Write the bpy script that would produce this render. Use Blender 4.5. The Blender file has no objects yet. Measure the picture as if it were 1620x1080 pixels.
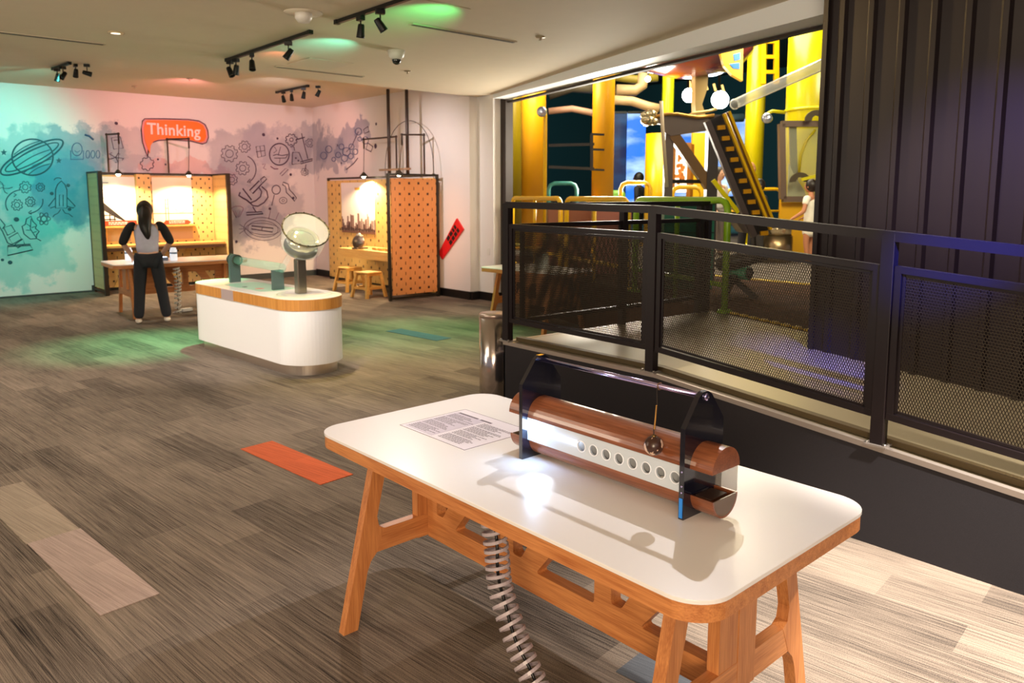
import bpy, bmesh, math, random
from mathutils import Vector, Matrix
random.seed(7)
SC = bpy.context.scene
COL = SC.collection
PI = math.pi
R = math.radians

# ------------------------------------------------------------------ camera
EYE = 1.78
FPX, PYC, PIT, YAW = 1216.2, 461.3, R(7.157), R(41.5)
cam = bpy.data.cameras.new('camera'); camo = bpy.data.objects.new('camera', cam); COL.objects.link(camo)
camo.location = (0, 0, EYE); camo.rotation_euler = (R(90) - PIT, 0, -YAW)
cam.sensor_width = 36; cam.lens = 36 * FPX / 1620; cam.shift_y = (PYC - 540) / 1620
cam.clip_start = .05; cam.clip_end = 200
cam.dof.use_dof = True; cam.dof.focus_distance = 2.7; cam.dof.aperture_fstop = 5.6
SC.camera = camo

# ------------------------------------------------------------------ world, view
W = bpy.data.worlds.new('world'); SC.world = W; W.use_nodes = True
W.node_tree.nodes['Background'].inputs[0].default_value = (1.0, .90, .98, 1)
W.node_tree.nodes['Background'].inputs[1].default_value = .27
SC.view_settings.view_transform = 'Standard'; SC.view_settings.look = 'None'
SC.view_settings.exposure = 0.0; SC.view_settings.gamma = 1; SC.view_settings.use_curve_mapping = False
SC.cycles.use_denoising = True
SC.cycles.max_bounces = 6; SC.cycles.diffuse_bounces = 3; SC.cycles.glossy_bounces = 3
SC.cycles.transmission_bounces = 6; SC.cycles.transparent_max_bounces = 8
SC.cycles.sample_clamp_indirect = 4; SC.cycles.caustics_reflective = False; SC.cycles.caustics_refractive = False

def light(kind, name, loc, power, color, aim=None, size=.05, cone=60, blend=.5, sy=None):
    l = bpy.data.lights.new(name, kind); l.energy = power; l.color = color
    if kind == 'AREA':
        l.size = size
        if sy: l.shape = 'RECTANGLE'; l.size_y = sy
    else: l.shadow_soft_size = size
    if kind == 'SPOT': l.spot_size = R(cone); l.spot_blend = blend
    o = bpy.data.objects.new(name, l); COL.objects.link(o); o.location = loc
    if aim is not None:
        o.rotation_euler = (Vector(aim) - Vector(loc)).to_track_quat('-Z', 'Y').to_euler()
    return o
WARM = (1, .86, .74); NEUT = (1, .96, .93); GREEN = (.10, 1, .50); RED = (1, .22, .14); BLUE = (.12, .2, 1)
LZ = 3.12
# spot on the near track over the platform rail: lights the demo table from behind and throws its shadows
light('SPOT', 'table_spot', (3.76, 2.60, LZ), 215, (1, .98, 1), (2.1, 1.45, .3), .012, 74, .6)
light('SPOT', 'aisle_spot', (3.4, -.4, LZ), 2700, (1, .90, .80), (3.3, 1.0, 0), .03, 46, .9)
# warm floor spots on the tracks above and behind the visitor
light('SPOT', 'floor_spot', (3.76, 5.8, LZ), 330, WARM, (1.6, 4.6, 0), .05, 85, .9)
light('SPOT', 'floor_spot', (3.78, 7.6, LZ), 240, WARM, (4.6, 6.4, 0), .05, 80, .9)
light('SPOT', 'floor_spot', (1.4, 8.8, LZ), 330, WARM, (1.6, 8.6, 0), .05, 100, .9)
light('SPOT', 'floor_spot', (0.3, 2.2, LZ), 45, (1, .80, .80), (.6, 3.6, 0), .05, 95, .9)
light('SPOT', 'counter_spot', (1.8, 5.2, LZ), 420, NEUT, (3.4, 8.0, .6), .05, 42, .7)
light('SPOT', 'green_floor_spot', (3.85, 9.3, LZ), 1000, (.10, 1, .40), (2.8, 9.7, 0), .05, 46, 1)
light('SPOT', 'green_floor_spot', (5.6, 9.0, LZ), 430, (.22, 1, .35), (5.6, 8.2, 0), .04, 62, .95)
light('SPOT', 'yellow_floor_spot', (3.4, 7.2, LZ), 200, (1, .80, .15), (4.2, 6.7, 0), .04, 60, .95)
light('SPOT', 'back_floor_spot', (2.4, 12.4, 3.4), 220, WARM, (2.2, 12.8, 0), .05, 90, .9)
light('SPOT', 'back_floor_spot', (6.2, 12.4, 3.4), 150, WARM, (5.8, 13.2, 0), .05, 90, .9)
# coloured wall washers at the rear track
light('SPOT', 'cyan_wall_spot', (2.9, 12.9, 3.45), 340, (.08, 1, .86), (1.9, 15.8, 1.9), .04, 92, .9)
light('SPOT', 'white_wall_spot', (1.6, 11.2, 3.4), 50, (.85, 1, .95), (2.2, 15.8, 1.6), .04, 75, .9)
light('SPOT', 'red_wall_spot', (4.6, 12.8, 3.45), 190, (1, .32, .36), (5.0, 15.8, 2.5), .04, 100, .9)
light('SPOT', 'pink_wall_spot', (6.3, 13.6, 3.45), 75, (1, .36, .34), (8.0, 15.0, 2.4), .04, 105, .9)
light('SPOT', 'soft_wall_spot', (5.4, 11.6, 3.4), 130, (1, .86, .92), (7.2, 15.8, 1.8), .05, 95, .9)
light('SPOT', 'side_wall_spot', (5.6, 10.9, 3.4), 210, (1, .86, .86), (8.05, 11.2, 1.8), .05, 80, .9)
light('SPOT', 'orange_panel_spot', (5.2, 7.4, LZ), 420, (1, .50, .26), (7.5, 11.0, 1.2), .05, 30, .9)
light('SPOT', 'booth_side_spot', (1.9, 10.6, 3.3), 90, (.8, 1, .55), (3.6, 15.3, 1.1), .05, 30, .9)
# coloured splashes the tilted track heads throw on the ceiling
light('SPOT', 'ceiling_splash', (4.1, 5.2, 2.98), 60, (.08, 1, .25), (4.15, 5.95, 3.4), .02, 60, 1)
light('SPOT', 'ceiling_splash', (4.2, 7.1, 2.98), 42, (.15, 1, .75), (4.2, 7.85, 3.4), .02, 60, 1)
light('SPOT', 'ceiling_splash', (3.9, 8.3, 3.1), 14, (1, .25, .12), (4.1, 8.8, 3.4), .02, 60, 1)
# unseen area fills added for general warm light, not actual lamps of the room
light('AREA', 'room_fill', (0.5, -1.5, 3.3), 35, (1, .86, .82), (1.5, 6, 0.4), 3.0)
light('AREA', 'room_fill', (-1.5, 6.0, 3.3), 110, (1, .87, .70), (2, 8, 0.3), 3.0)
light('AREA', 'ceiling_fill', (-3.5, -2.5, 2.2), 400, (1, .80, .56), (0.0, 3.0, 3.4), 1.6)  # no wall fitting here: this and the next are added to brighten the ceiling
light('AREA', 'ceiling_fill', (-5.0, 8.0, 2.0), 110, (1, .86, .66), (0.0, 6.0, 3.4), 1.6)
light('AREA', 'hall_side_fill', (9.8, 8.5, 2.4), 190, (1, .94, .80), (4.5, 7.0, 3.6), 1.2)  # unseen fill added on the hall side to brighten the ceiling
# booth lamps' own light is in the booth builder
# platform and corrugated cladding
light('SPOT', 'blue_rail_spot', (2.1, -.9, 3.2), 9500, (.05, .08, 1), (3.9, 1.2, 1.62), .03, 12, 1)
light('SPOT', 'deck_spot', (4.7, 2.4, 3.2), 330, (1, .88, .72), (4.8, 1.6, .6), .05, 80, .8)
light('SPOT', 'violet_spot', (2.6, 1.2, 3.2), 700, (.42, .30, 1), (5.5, 1.75, 1.8), .04, 30, .95)
light('AREA', 'cladding_light', (3.6, 1.8, 3.3), 8, (1, .78, .55), (5.5, 1.2, 2.2), .8)
light('SPOT', 'ridge_spot', (4.9, 3.9, 3.25), 240, (1, .72, .30), (5.47, 1.2, 2.5), .03, 70, .8)
# play hall
light('AREA', 'hall_light', (12.5, 9.0, 5.8), 500, (1, .90, .62), (13, 10, .6), 3.5)
light('AREA', 'hall_light', (10.0, 11.0, 4.6), 210, (1, .86, .6), (14, 13, 2.2), 2.0)
light('AREA', 'hall_light', (9.0, 3.6, 4.6), 190, (1, .92, .6), (13, 6.5, 2.6), 1.6)
light('AREA', 'hall_floor_light', (9.2, 6.0, 4.2), 130, (1, .85, .6), (8.6, 5.2, .6), 1.0)

light('AREA', 'hall_cyan_light', (19, 15, 6.5), 900, (.15, .75, .85), (24, 24, 3), 3.0)

# ------------------------------------------------------------------ places read from the photograph
def ray(x, y):
    c = ((x - 810) / FPX, (y - PYC) / FPX)
    cp, sp = math.cos(PIT), math.sin(PIT)
    rx, ry, rz = c[0], cp - c[1] * sp, -sp - c[1] * cp
    s, k = -math.sin(YAW), math.cos(YAW)
    return Vector((rx * k - ry * s, rx * s + ry * k, rz))
EYEV = Vector((0, 0, EYE))
def onZ(x, y, z): r = ray(x, y); return EYEV + r * ((z - EYE) / r.z)
def onX(x, y, X): r = ray(x, y); return EYEV + r * (X / r.x)
def onY(x, y, Y): r = ray(x, y); return EYEV + r * (Y / r.y)
FW = Vector((math.sin(YAW), math.cos(YAW), 0)); RT = Vector((math.cos(YAW), -math.sin(YAW), 0))
def onD(x, y, D): r = ray(x, y); return EYEV + r * (D / r.dot(FW))

# ------------------------------------------------------------------ materials
def lin(c):
    c = [v / 255 for v in c[:3]]
    return tuple((v / 12.92 if v <= .04045 else ((v + .055) / 1.055) ** 2.4) for v in c) + (1,)
MC = {}
def mat(name, color=(200, 200, 200), rough=.5, metal=0, emit=0, spec=.5, coat=0, trans=0, ecol=None, alpha=1, bump=0, bscale=60, var=0, vscale=6):
    if name in MC: return MC[name]
    m = bpy.data.materials.new(name); m.use_nodes = True; nt = m.node_tree; b = nt.nodes['Principled BSDF']
    b.inputs['Base Color'].default_value = lin(color); b.inputs['Roughness'].default_value = rough
    b.inputs['Metallic'].default_value = metal; b.inputs['Specular IOR Level'].default_value = spec
    b.inputs['Coat Weight'].default_value = coat; b.inputs['Transmission Weight'].default_value = trans
    b.inputs['Alpha'].default_value = alpha
    if emit: b.inputs['Emission Color'].default_value = lin(ecol or color); b.inputs['Emission Strength'].default_value = emit
    tc = nt.nodes.new('ShaderNodeTexCoord')
    n = nt.nodes.new('ShaderNodeTexNoise'); n.inputs['Scale'].default_value = vscale; n.inputs['Detail'].default_value = 4
    nt.links.new(tc.outputs['Object'], n.inputs['Vector'])
    if var:
        mx = nt.nodes.new('ShaderNodeMix'); mx.data_type = 'RGBA'
        c = lin(color); mx.inputs[6].default_value = tuple(v * (1 - var) for v in c[:3]) + (1,)
        mx.inputs[7].default_value = tuple(min(1, v * (1 + var)) for v in c[:3]) + (1,)
        nt.links.new(n.outputs['Fac'], mx.inputs[0]); nt.links.new(mx.outputs[2], b.inputs['Base Color'])
    if bump:
        n2 = nt.nodes.new('ShaderNodeTexNoise'); n2.inputs['Scale'].default_value = bscale
        nt.links.new(tc.outputs['Object'], n2.inputs['Vector'])
        bp = nt.nodes.new('ShaderNodeBump'); bp.inputs['Strength'].default_value = bump
        nt.links.new(n2.outputs['Fac'], bp.inputs['Height']); nt.links.new(bp.outputs[0], b.inputs['Normal'])
    MC[name] = m; return m

def wood(name, c1, c2, axis=1, rough=.45, scale=1.0):
    if name in MC: return MC[name]
    m = bpy.data.materials.new(name); m.use_nodes = True; nt = m.node_tree; L = nt.links; b = nt.nodes['Principled BSDF']
    tc = nt.nodes.new('ShaderNodeTexCoord'); mp = nt.nodes.new('ShaderNodeMapping')
    s = [38 * scale] * 3; s[axis] = 2.2 * scale; mp.inputs['Scale'].default_value = s
    L.new(tc.outputs['Object'], mp.inputs['Vector'])
    n = nt.nodes.new('ShaderNodeTexNoise'); n.inputs['Scale'].default_value = 1; n.inputs['Detail'].default_value = 6; n.inputs['Roughness'].default_value = .65
    L.new(mp.outputs[0], n.inputs['Vector'])
    mp2 = nt.nodes.new('ShaderNodeMapping'); s2 = [260 * scale] * 3; s2[axis] = 9 * scale; mp2.inputs['Scale'].default_value = s2
    L.new(tc.outputs['Object'], mp2.inputs['Vector'])
    n2 = nt.nodes.new('ShaderNodeTexNoise'); n2.inputs['Detail'].default_value = 2; n2.inputs['Scale'].default_value = 1
    L.new(mp2.outputs[0], n2.inputs['Vector'])
    ad = nt.nodes.new('ShaderNodeMix'); ad.data_type = 'FLOAT'; ad.inputs[0].default_value = .4
    L.new(n.outputs['Fac'], ad.inputs[2]); L.new(n2.outputs['Fac'], ad.inputs[3])
    cr = nt.nodes.new('ShaderNodeValToRGB'); cr.color_ramp.elements[0].position = .33; cr.color_ramp.elements[1].position = .68
    cr.color_ramp.elements[0].color = lin(c1); cr.color_ramp.elements[1].color = lin(c2)
    L.new(ad.outputs[0], cr.inputs[0]); L.new(cr.outputs[0], b.inputs['Base Color'])
    b.inputs['Roughness'].default_value = rough
    MC[name] = m; return m

def M_(nt, op, a, b=None, c=None):
    n = nt.nodes.new('ShaderNodeMath'); n.operation = op
    for i, v in enumerate((a, b, c)):
        if v is None: continue
        if hasattr(v, 'links') or hasattr(v, 'is_linked'): nt.links.new(v, n.inputs[i])
        else: n.inputs[i].default_value = v
    return n.outputs[0]

def pegboard(name, color, u, v, pu=.17, pv=.175, r=.016, slots=True, small=False, c2=None):
    """plywood with a printed-through pattern of round holes and slots; u, v are object axes 0/1/2"""
    if name in MC: return MC[name]
    m = wood(name, tuple(int(k * .93) for k in color), color, axis=v, rough=.5); nt = m.node_tree; L = nt.links; b = nt.nodes['Principled BSDF']
    tc = nt.nodes.new('ShaderNodeTexCoord'); sp = nt.nodes.new('ShaderNodeSeparateXYZ'); L.new(tc.outputs['Object'], sp.inputs[0])
    def cell(o, p, off):
        f = M_(nt, 'FRACT', M_(nt, 'ADD', M_(nt, 'DIVIDE', sp.outputs[o], p), off + 100.0))
        return M_(nt, 'MULTIPLY', M_(nt, 'SUBTRACT', f, .5), p)
    du, dv = cell(u, pu, .5), cell(v, pv, .5)
    if small: dots = M_(nt, 'LESS_THAN', M_(nt, 'MAXIMUM', M_(nt, 'MULTIPLY', M_(nt, 'ABSOLUTE', du), 3.0), M_(nt, 'ABSOLUTE', dv)), .020)
    else: dots = M_(nt, 'LESS_THAN', M_(nt, 'MAXIMUM', M_(nt, 'ABSOLUTE', du), M_(nt, 'ABSOLUTE', dv)), r)
    du2, dv2 = cell(u, pu, 0.0), cell(v, pv, 0.0)
    sl = M_(nt, 'LESS_THAN', M_(nt, 'MAXIMUM', M_(nt, 'MULTIPLY', M_(nt, 'ABSOLUTE', du2), 4.0), M_(nt, 'ABSOLUTE', dv2)), .028)
    mask = M_(nt, 'MAXIMUM', dots, sl) if slots else dots
    old = b.inputs['Base Color'].links[0].from_socket
    mx = nt.nodes.new('ShaderNodeMix'); mx.data_type = 'RGBA'; L.new(mask, mx.inputs[0]); L.new(old, mx.inputs[6]); mx.inputs[7].default_value = lin(c2 or (48, 28, 14))
    L.new(mx.outputs[2], b.inputs['Base Color']); return m

CARPET_ROT = R(6.0)
def carpet_mat(name, dark, light_, rot=CARPET_ROT):
    m = bpy.data.materials.new(name); m.use_nodes = True; nt = m.node_tree; L = nt.links; b = nt.nodes['Principled BSDF']
    tc = nt.nodes.new('ShaderNodeTexCoord'); mp = nt.nodes.new('ShaderNodeMapping')
    mp.vector_type = 'TEXTURE'; mp.inputs['Rotation'].default_value = (0, 0, PI / 2 + rot)
    L.new(tc.outputs['Object'], mp.inputs['Vector'])
    br = nt.nodes.new('ShaderNodeTexBrick'); br.inputs['Scale'].default_value = 1
    br.inputs['Brick Width'].default_value = 1.0; br.inputs['Row Height'].default_value = .25; br.inputs['Mortar Size'].default_value = 0.0
    br.offset = .37; br.inputs['Color1'].default_value = (0, 0, 0, 1); br.inputs['Color2'].default_value = (1, 1, 1, 1); br.inputs['Bias'].default_value = 0
    L.new(mp.outputs[0], br.inputs['Vector'])
    def stretch(a, c, det=3):
        q = nt.nodes.new('ShaderNodeMapping'); q.inputs['Scale'].default_value = (a, c, 1); L.new(mp.outputs[0], q.inputs['Vector'])
        n = nt.nodes.new('ShaderNodeTexNoise'); n.inputs['Scale'].default_value = 1; n.inputs['Detail'].default_value = det; L.new(q.outputs[0], n.inputs['Vector']); return n.outputs['Fac']
    s1 = stretch(1.0, 110, 5); s2 = stretch(5, 330, 3); s3 = stretch(1.1, 3.2, 2); s4 = stretch(260, 300, 1)
    f = M_(nt, 'MULTIPLY', br.outputs['Color'], .24)
    f = M_(nt, 'ADD', f, M_(nt, 'MULTIPLY', s1, 1.05)); f = M_(nt, 'ADD', f, M_(nt, 'MULTIPLY', s2, 1.15))
    f = M_(nt, 'ADD', f, M_(nt, 'MULTIPLY', s3, .45)); f = M_(nt, 'ADD', f, M_(nt, 'MULTIPLY', s4, .75))
    f = M_(nt, 'MULTIPLY', M_(nt, 'SUBTRACT', f, 1.40), 1.15)
    mx = nt.nodes.new('ShaderNodeMix'); mx.data_type = 'RGBA'; mx.clamp_factor = True; L.new(f, mx.inputs[0])
    mx.inputs[6].default_value = lin(dark); mx.inputs[7].default_value = lin(light_)
    L.new(mx.outputs[2], b.inputs['Base Color']); b.inputs['Roughness'].default_value = .95; b.inputs['Specular IOR Level'].default_value = .15
    bp = nt.nodes.new('ShaderNodeBump'); bp.inputs['Strength'].default_value = .35; bp.inputs['Distance'].default_value = .004
    L.new(s2, bp.inputs['Height']); L.new(bp.outputs[0], b.inputs['Normal'])
    return m

def mural_mat(name, blobs, base, axes):
    """painted wall with watercolour patches: blobs = (u, v, ru, rv, colour, strength)"""
    m = bpy.data.materials.new(name); m.use_nodes = True; nt = m.node_tree; L = nt.links; b = nt.nodes['Principled BSDF']
    tc = nt.nodes.new('ShaderNodeTexCoord')
    n = nt.nodes.new('ShaderNodeTexNoise'); n.inputs['Scale'].default_value = 2.6; n.inputs['Detail'].default_value = 6; n.inputs['Roughness'].default_value = .6
    L.new(tc.outputs['Object'], n.inputs['Vector'])
    sp = nt.nodes.new('ShaderNodeSeparateXYZ'); L.new(tc.outputs['Object'], sp.inputs[0]); sc = nt.nodes.new('ShaderNodeSeparateColor'); L.new(n.outputs['Color'], sc.inputs[0])
    U = M_(nt, 'ADD', sp.outputs[axes[0]], M_(nt, 'MULTIPLY', M_(nt, 'SUBTRACT', sc.outputs[0], .5), 1.1))
    V = M_(nt, 'ADD', sp.outputs[axes[1]], M_(nt, 'MULTIPLY', M_(nt, 'SUBTRACT', sc.outputs[1], .5), 1.1))
    wash = nt.nodes.new('ShaderNodeTexNoise'); wash.inputs['Scale'].default_value = 1.6; wash.inputs['Detail'].default_value = 5; L.new(tc.outputs['Object'], wash.inputs['Vector'])
    # block joints of the painted masonry
    br = nt.nodes.new('ShaderNodeTexBrick'); br.inputs['Scale'].default_value = 1; br.inputs['Brick Width'].default_value = .40; br.inputs['Row Height'].default_value = .20
    br.inputs['Mortar Size'].default_value = .004; br.inputs['Mortar Smooth'].default_value = .5
    cmb = nt.nodes.new('ShaderNodeCombineXYZ'); L.new(sp.outputs[axes[0]], cmb.inputs[0]); L.new(sp.outputs[axes[1]], cmb.inputs[1]); L.new(cmb.outputs[0], br.inputs['Vector'])
    cur = None
    for (u, v, ru, rv, c, st) in blobs:
        d = M_(nt, 'SQRT', M_(nt, 'ADD', M_(nt, 'POWER', M_(nt, 'DIVIDE', M_(nt, 'SUBTRACT', U, u), ru), 2.0), M_(nt, 'POWER', M_(nt, 'DIVIDE', M_(nt, 'SUBTRACT', V, v), rv), 2.0)))
        mr = nt.nodes.new('ShaderNodeMapRange'); mr.interpolation_type = 'SMOOTHSTEP'; L.new(d, mr.inputs[0])
        mr.inputs[1].default_value = .86; mr.inputs[2].default_value = 1.08; mr.inputs[3].default_value = st; mr.inputs[4].default_value = 0
        f = M_(nt, 'MULTIPLY', mr.outputs[0], M_(nt, 'ADD', M_(nt, 'MULTIPLY', wash.outputs['Fac'], .9), .5)); 
        mx = nt.nodes.new('ShaderNodeMix'); mx.data_type = 'RGBA'; mx.clamp_factor = True; L.new(f, mx.inputs[0])
        if cur is None: mx.inputs[6].default_value = lin(base)
        else: L.new(cur, mx.inputs[6])
        mx.inputs[7].default_value = lin(c); cur = mx.outputs[2]
    L.new(cur, b.inputs['Base Color']); b.inputs['Roughness'].default_value = .6
    bp = nt.nodes.new('ShaderNodeBump'); bp.inputs['Strength'].default_value = .25; bp.inputs['Distance'].default_value = .004; bp.invert = True
    L.new(br.outputs['Fac'], bp.inputs['Height']); L.new(bp.outputs[0], b.inputs['Normal'])
    return m

# ------------------------------------------------------------------ mesh builder
class MB:
    def __init__(s): s.bm = bmesh.new()
    def box(s, a, b, bev=0, rot=None, piv=None):
        cx = [(a[i] + b[i]) / 2 for i in range(3)]; d = [abs(b[i] - a[i]) for i in range(3)]
        vs = bmesh.ops.create_cube(s.bm, size=1)['verts']
        for v in vs: v.co = Vector((v.co[0] * d[0] + cx[0], v.co[1] * d[1] + cx[1], v.co[2] * d[2] + cx[2]))
        if bev:
            es = {e for v in vs for e in v.link_edges}
            r = bmesh.ops.bevel(s.bm, geom=list(es), offset=bev, segments=2, affect='EDGES', profile=.5); vs = list({v for f in r['faces'] for v in f.verts} | {v for v in vs if v.is_valid})
        if rot is not None:
            bmesh.ops.rotate(s.bm, verts=vs, cent=piv if piv is not None else cx, matrix=rot)
        return s
    def bar(s, p, q, w, h, up=(0, 0, 1)):
        """rectangular bar from p to q"""
        p, q = Vector(p), Vector(q); d = (q - p).normalized(); u = Vector(up); sd = d.cross(u)
        if sd.length < 1e-4: sd = d.cross(Vector((0, 1, 0)))
        sd.normalize(); u = sd.cross(d).normalized()
        vs = [s.bm.verts.new(c + sd * (i * w / 2) + u * (j * h / 2)) for c in (p, q) for i, j in ((-1, -1), (1, -1), (1, 1), (-1, 1))]
        for f in ((0, 1, 2, 3), (7, 6, 5, 4), (0, 4, 5, 1), (1, 5, 6, 2), (2, 6, 7, 3), (3, 7, 4, 0)): s.bm.faces.new([vs[i] for i in f])
        return s
    def tube(s, pts, r, n=12, cap=True, closed=False):
        pts = [Vector(p) for p in pts]; rs = r if isinstance(r, (list, tuple)) else [r] * len(pts)
        rings = []; prev = None; N = len(pts)
        for i, p in enumerate(pts):
            if closed: t = pts[(i + 1) % N] - pts[i - 1]
            else: t = pts[min(i + 1, N - 1)] - pts[max(i - 1, 0)]
            t.normalize()
            if prev is None:
                a = Vector((0, 0, 1)) if abs(t.z) < .9 else Vector((1, 0, 0)); nrm = (a - t * a.dot(t)).normalized()
            else: nrm = (prev - t * prev.dot(t)).normalized()
            prev = nrm; bn = t.cross(nrm)
            rings.append([s.bm.verts.new(p + (nrm * math.cos(2 * PI * k / n) + bn * math.sin(2 * PI * k / n)) * rs[i]) for k in range(n)])
        m = N if closed else N - 1
        for i in range(m):
            A, B = rings[i], rings[(i + 1) % N]
            for k in range(n): f = s.bm.faces.new((A[k], A[(k + 1) % n], B[(k + 1) % n], B[k])); f.smooth = True
        if cap and not closed: s.bm.faces.new(rings[0][::-1]); s.bm.faces.new(rings[-1])
        return s
    def cyl(s, p, q, r, n=24, r2=None): return s.tube([p, q], [r, r if r2 is None else r2], n)
    def lathe(s, prof, c=(0, 0, 0), n=32, axis=None):
        """prof = [(radius, height)] about +Z at c, or about axis"""
        c = Vector(c); q = Vector(axis).to_track_quat('Z', 'Y') if axis is not None else None
        rings = []
        for r, z in prof:
            ring = []
            for k in range(n):
                v = Vector((r * math.cos(2 * PI * k / n), r * math.sin(2 * PI * k / n), z))
                if q: v = q @ v
                ring.append(s.bm.verts.new(c + v))
            rings.append(ring)
        for A, B in zip(rings, rings[1:]):
            for k in range(n): f = s.bm.faces.new((A[k], A[(k + 1) % n], B[(k + 1) % n], B[k])); f.smooth = True
        if prof[0][0] > 1e-5: s.bm.faces.new(rings[0][::-1])
        if prof[-1][0] > 1e-5: s.bm.faces.new(rings[-1])
        return s
    def ball(s, c, r, n=20, sc=(1, 1, 1)):
        vs = bmesh.ops.create_uvsphere(s.bm, u_segments=n, v_segments=max(6, n // 2), radius=r)['verts']
        for v in vs: v.co = Vector((v.co[0] * sc[0], v.co[1] * sc[1], v.co[2] * sc[2])) + Vector(c)
        for f in {f for v in vs for f in v.link_faces}: f.smooth = True
        return s
    def poly(s, pts3, th, nrm, holes=(), smooth=False):
        """flat outline (with holes) pulled out by th along nrm"""
        nrm = Vector(nrm).normalized() * th
        loops = [pts3] + list(holes); edges = []
        for lp in loops:
            vs = [s.bm.verts.new(Vector(p)) for p in lp]
            edges += [s.bm.edges.new((vs[i], vs[(i + 1) % len(vs)])) for i in range(len(vs))]
        r = bmesh.ops.triangle_fill(s.bm, edges=edges, use_beauty=True)
        fs = [g for g in r['geom'] if isinstance(g, bmesh.types.BMFace)]
        r2 = bmesh.ops.extrude_face_region(s.bm, geom=fs)
        bmesh.ops.translate(s.bm, verts=[g for g in r2['geom'] if isinstance(g, bmesh.types.BMVert)], vec=nrm)
        return s
    def build(s, name, m, parent=None, fix=True):
        if fix: bmesh.ops.recalc_face_normals(s.bm, faces=s.bm.faces)
        me = bpy.data.meshes.new(name); s.bm.to_mesh(me); s.bm.free(); me.materials.append(m)
        o = bpy.data.objects.new(name, me); COL.objects.link(o)
        if parent is not None: o.parent = parent
        return o

def tag(o, label, cat, group=None, kind=None):
    o['label'] = label; o['category'] = cat
    if group: o['group'] = group
    if kind: o['kind'] = kind
    return o
def thing(name, label, cat, loc=(0, 0, 0), rz=0, group=None):
    o = bpy.data.objects.new(name, None); COL.objects.link(o); o.empty_display_size = .1
    o.location = loc; o.rotation_euler = (0, 0, rz); return tag(o, label, cat, group)
def struct(o): o['kind'] = 'structure'; return o
def copy_tree(o, parent=None):
    c = o.copy(); COL.objects.link(c)
    if parent is not None: c.parent = parent
    for ch in list(o.children): copy_tree(ch, c)
    return c
def rrect(x0, y0, x1, y1, r, n=8):
    P = []
    for cx, cy, a in ((x1 - r, y1 - r, 0), (x0 + r, y1 - r, 90), (x0 + r, y0 + r, 180), (x1 - r, y0 + r, 270)):
        for k in range(n + 1):
            t = R(a + 90 * k / n); P.append((cx + r * math.cos(t), cy + r * math.sin(t)))
    return P
def roundpoly(pts, r, n=5):
    """round the corners of a 2-D polygon; r may be per-corner"""
    out = []; N = len(pts)
    for i in range(N):
        p = Vector(pts[i]); a = Vector(pts[i - 1]) - p; b = Vector(pts[(i + 1) % N]) - p
        rr = r[i] if isinstance(r, (list, tuple)) else r
        if rr <= 0: out.append(tuple(p)); continue
        rr = min(rr, a.length * .45, b.length * .45); A = p + a.normalized() * rr; B = p + b.normalized() * rr
        for k in range(n + 1):
            t = k / n; out.append(tuple(A * (1 - t) ** 2 + p * 2 * t * (1 - t) + B * t * t))
    return out
def arc(c, r, a0, a1, n=12): return [(c[0] + r * math.cos(R(a0 + (a1 - a0) * k / n)), c[1] + r * math.sin(R(a0 + (a1 - a0) * k / n))) for k in range(n + 1)]
def wb(mb, name, m, parent):
    """build a part whose shape is given in room coordinates under a thing that has a plain location"""
    o = mb.build(name, m, parent)
    if parent.type == 'EMPTY': o.matrix_parent_inverse = Matrix.Translation(-Vector(parent.location))
    return o
def ground(pts, z0, z1, name, m):
    b = MB(); b.poly([(x, y, z0) for x, y in pts], z1 - z0, (0, 0, 1)); return struct(b.build(name, m))

# ================================================================== SETTING
carpet = carpet_mat('carpet', (38, 33, 31), (152, 137, 122))
hall_carpet = carpet_mat('hall_carpet', (40, 26, 20), (96, 66, 50), R(70))
hall_grey = carpet_mat('hall_grey_carpet', (92, 84, 78), (150, 140, 132), R(70))
ceil_m = mat('ceiling_paint', (222, 208, 184), .8, var=.03)
white_m = mat('white_wall_paint', (232, 226, 222), .55)
black_base = mat('black_skirting', (20, 18, 18), .35)
ground([(-8, -5), (9.2, -5), (9.2, 16), (-8, 16)], -.1, 0, 'floor', carpet)
BT0, BT1 = Vector((8.215, 9.75)), Vector((6.10, 3.24)); BT2 = BT1 + (BT1 - BT0) * .45
ground([(-8, -5), (BT2.x, -5), (BT2.x, BT2.y), (BT1.x, BT1.y), (BT0.x, BT0.y), (8.25, 10.2), (-8, 10.2)], 3.4, 3.5, 'ceiling', ceil_m)
ground([(-8, 10.2), (8.4, 10.2), (8.4, 16), (-8, 16)], 3.68, 3.8, 'ceiling_rear', ceil_m)
struct(MB().box((-8, 10.14, 3.5), (8.4, 10.2, 3.8)).build('trim_1', ceil_m))

back_blobs = []
def bb(px, py, rx, ry, c, s):
    p = onY(px, py, 15.8); k = 15.8 / (FPX * .749) * 1.0
    back_blobs.append((p.x, p.z, rx * .0172, ry * .0136, c, s))
CY, DK, GR, LV = (20, 160, 170), (10, 110, 150), (120, 128, 150), (150, 150, 172)
bb(60, 250, 66, 42, CY, .55); bb(20, 320, 60, 66, CY, .60); bb(90, 300, 52, 60, (40, 175, 180), .62); bb(118, 300, 40, 46, DK, .60)
bb(30, 395, 52, 46, (60, 190, 185), .60); bb(128, 232, 48, 26, (60, 140, 165), .60); bb(190, 235, 44, 34, GR, .40); bb(205, 262, 50, 18, LV, .40)
bb(300, 268, 50, 14, (214, 130, 120), .45); bb(400, 250, 62, 46, GR, .44); bb(440, 230, 50, 30, LV, .40); bb(380, 310, 36, 70, GR, .44)
bb(420, 330, 56, 44, GR, .42); bb(408, 358, 50, 34, (110, 122, 145), .46); bb(482, 235, 22, 40, GR, .44)
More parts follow.
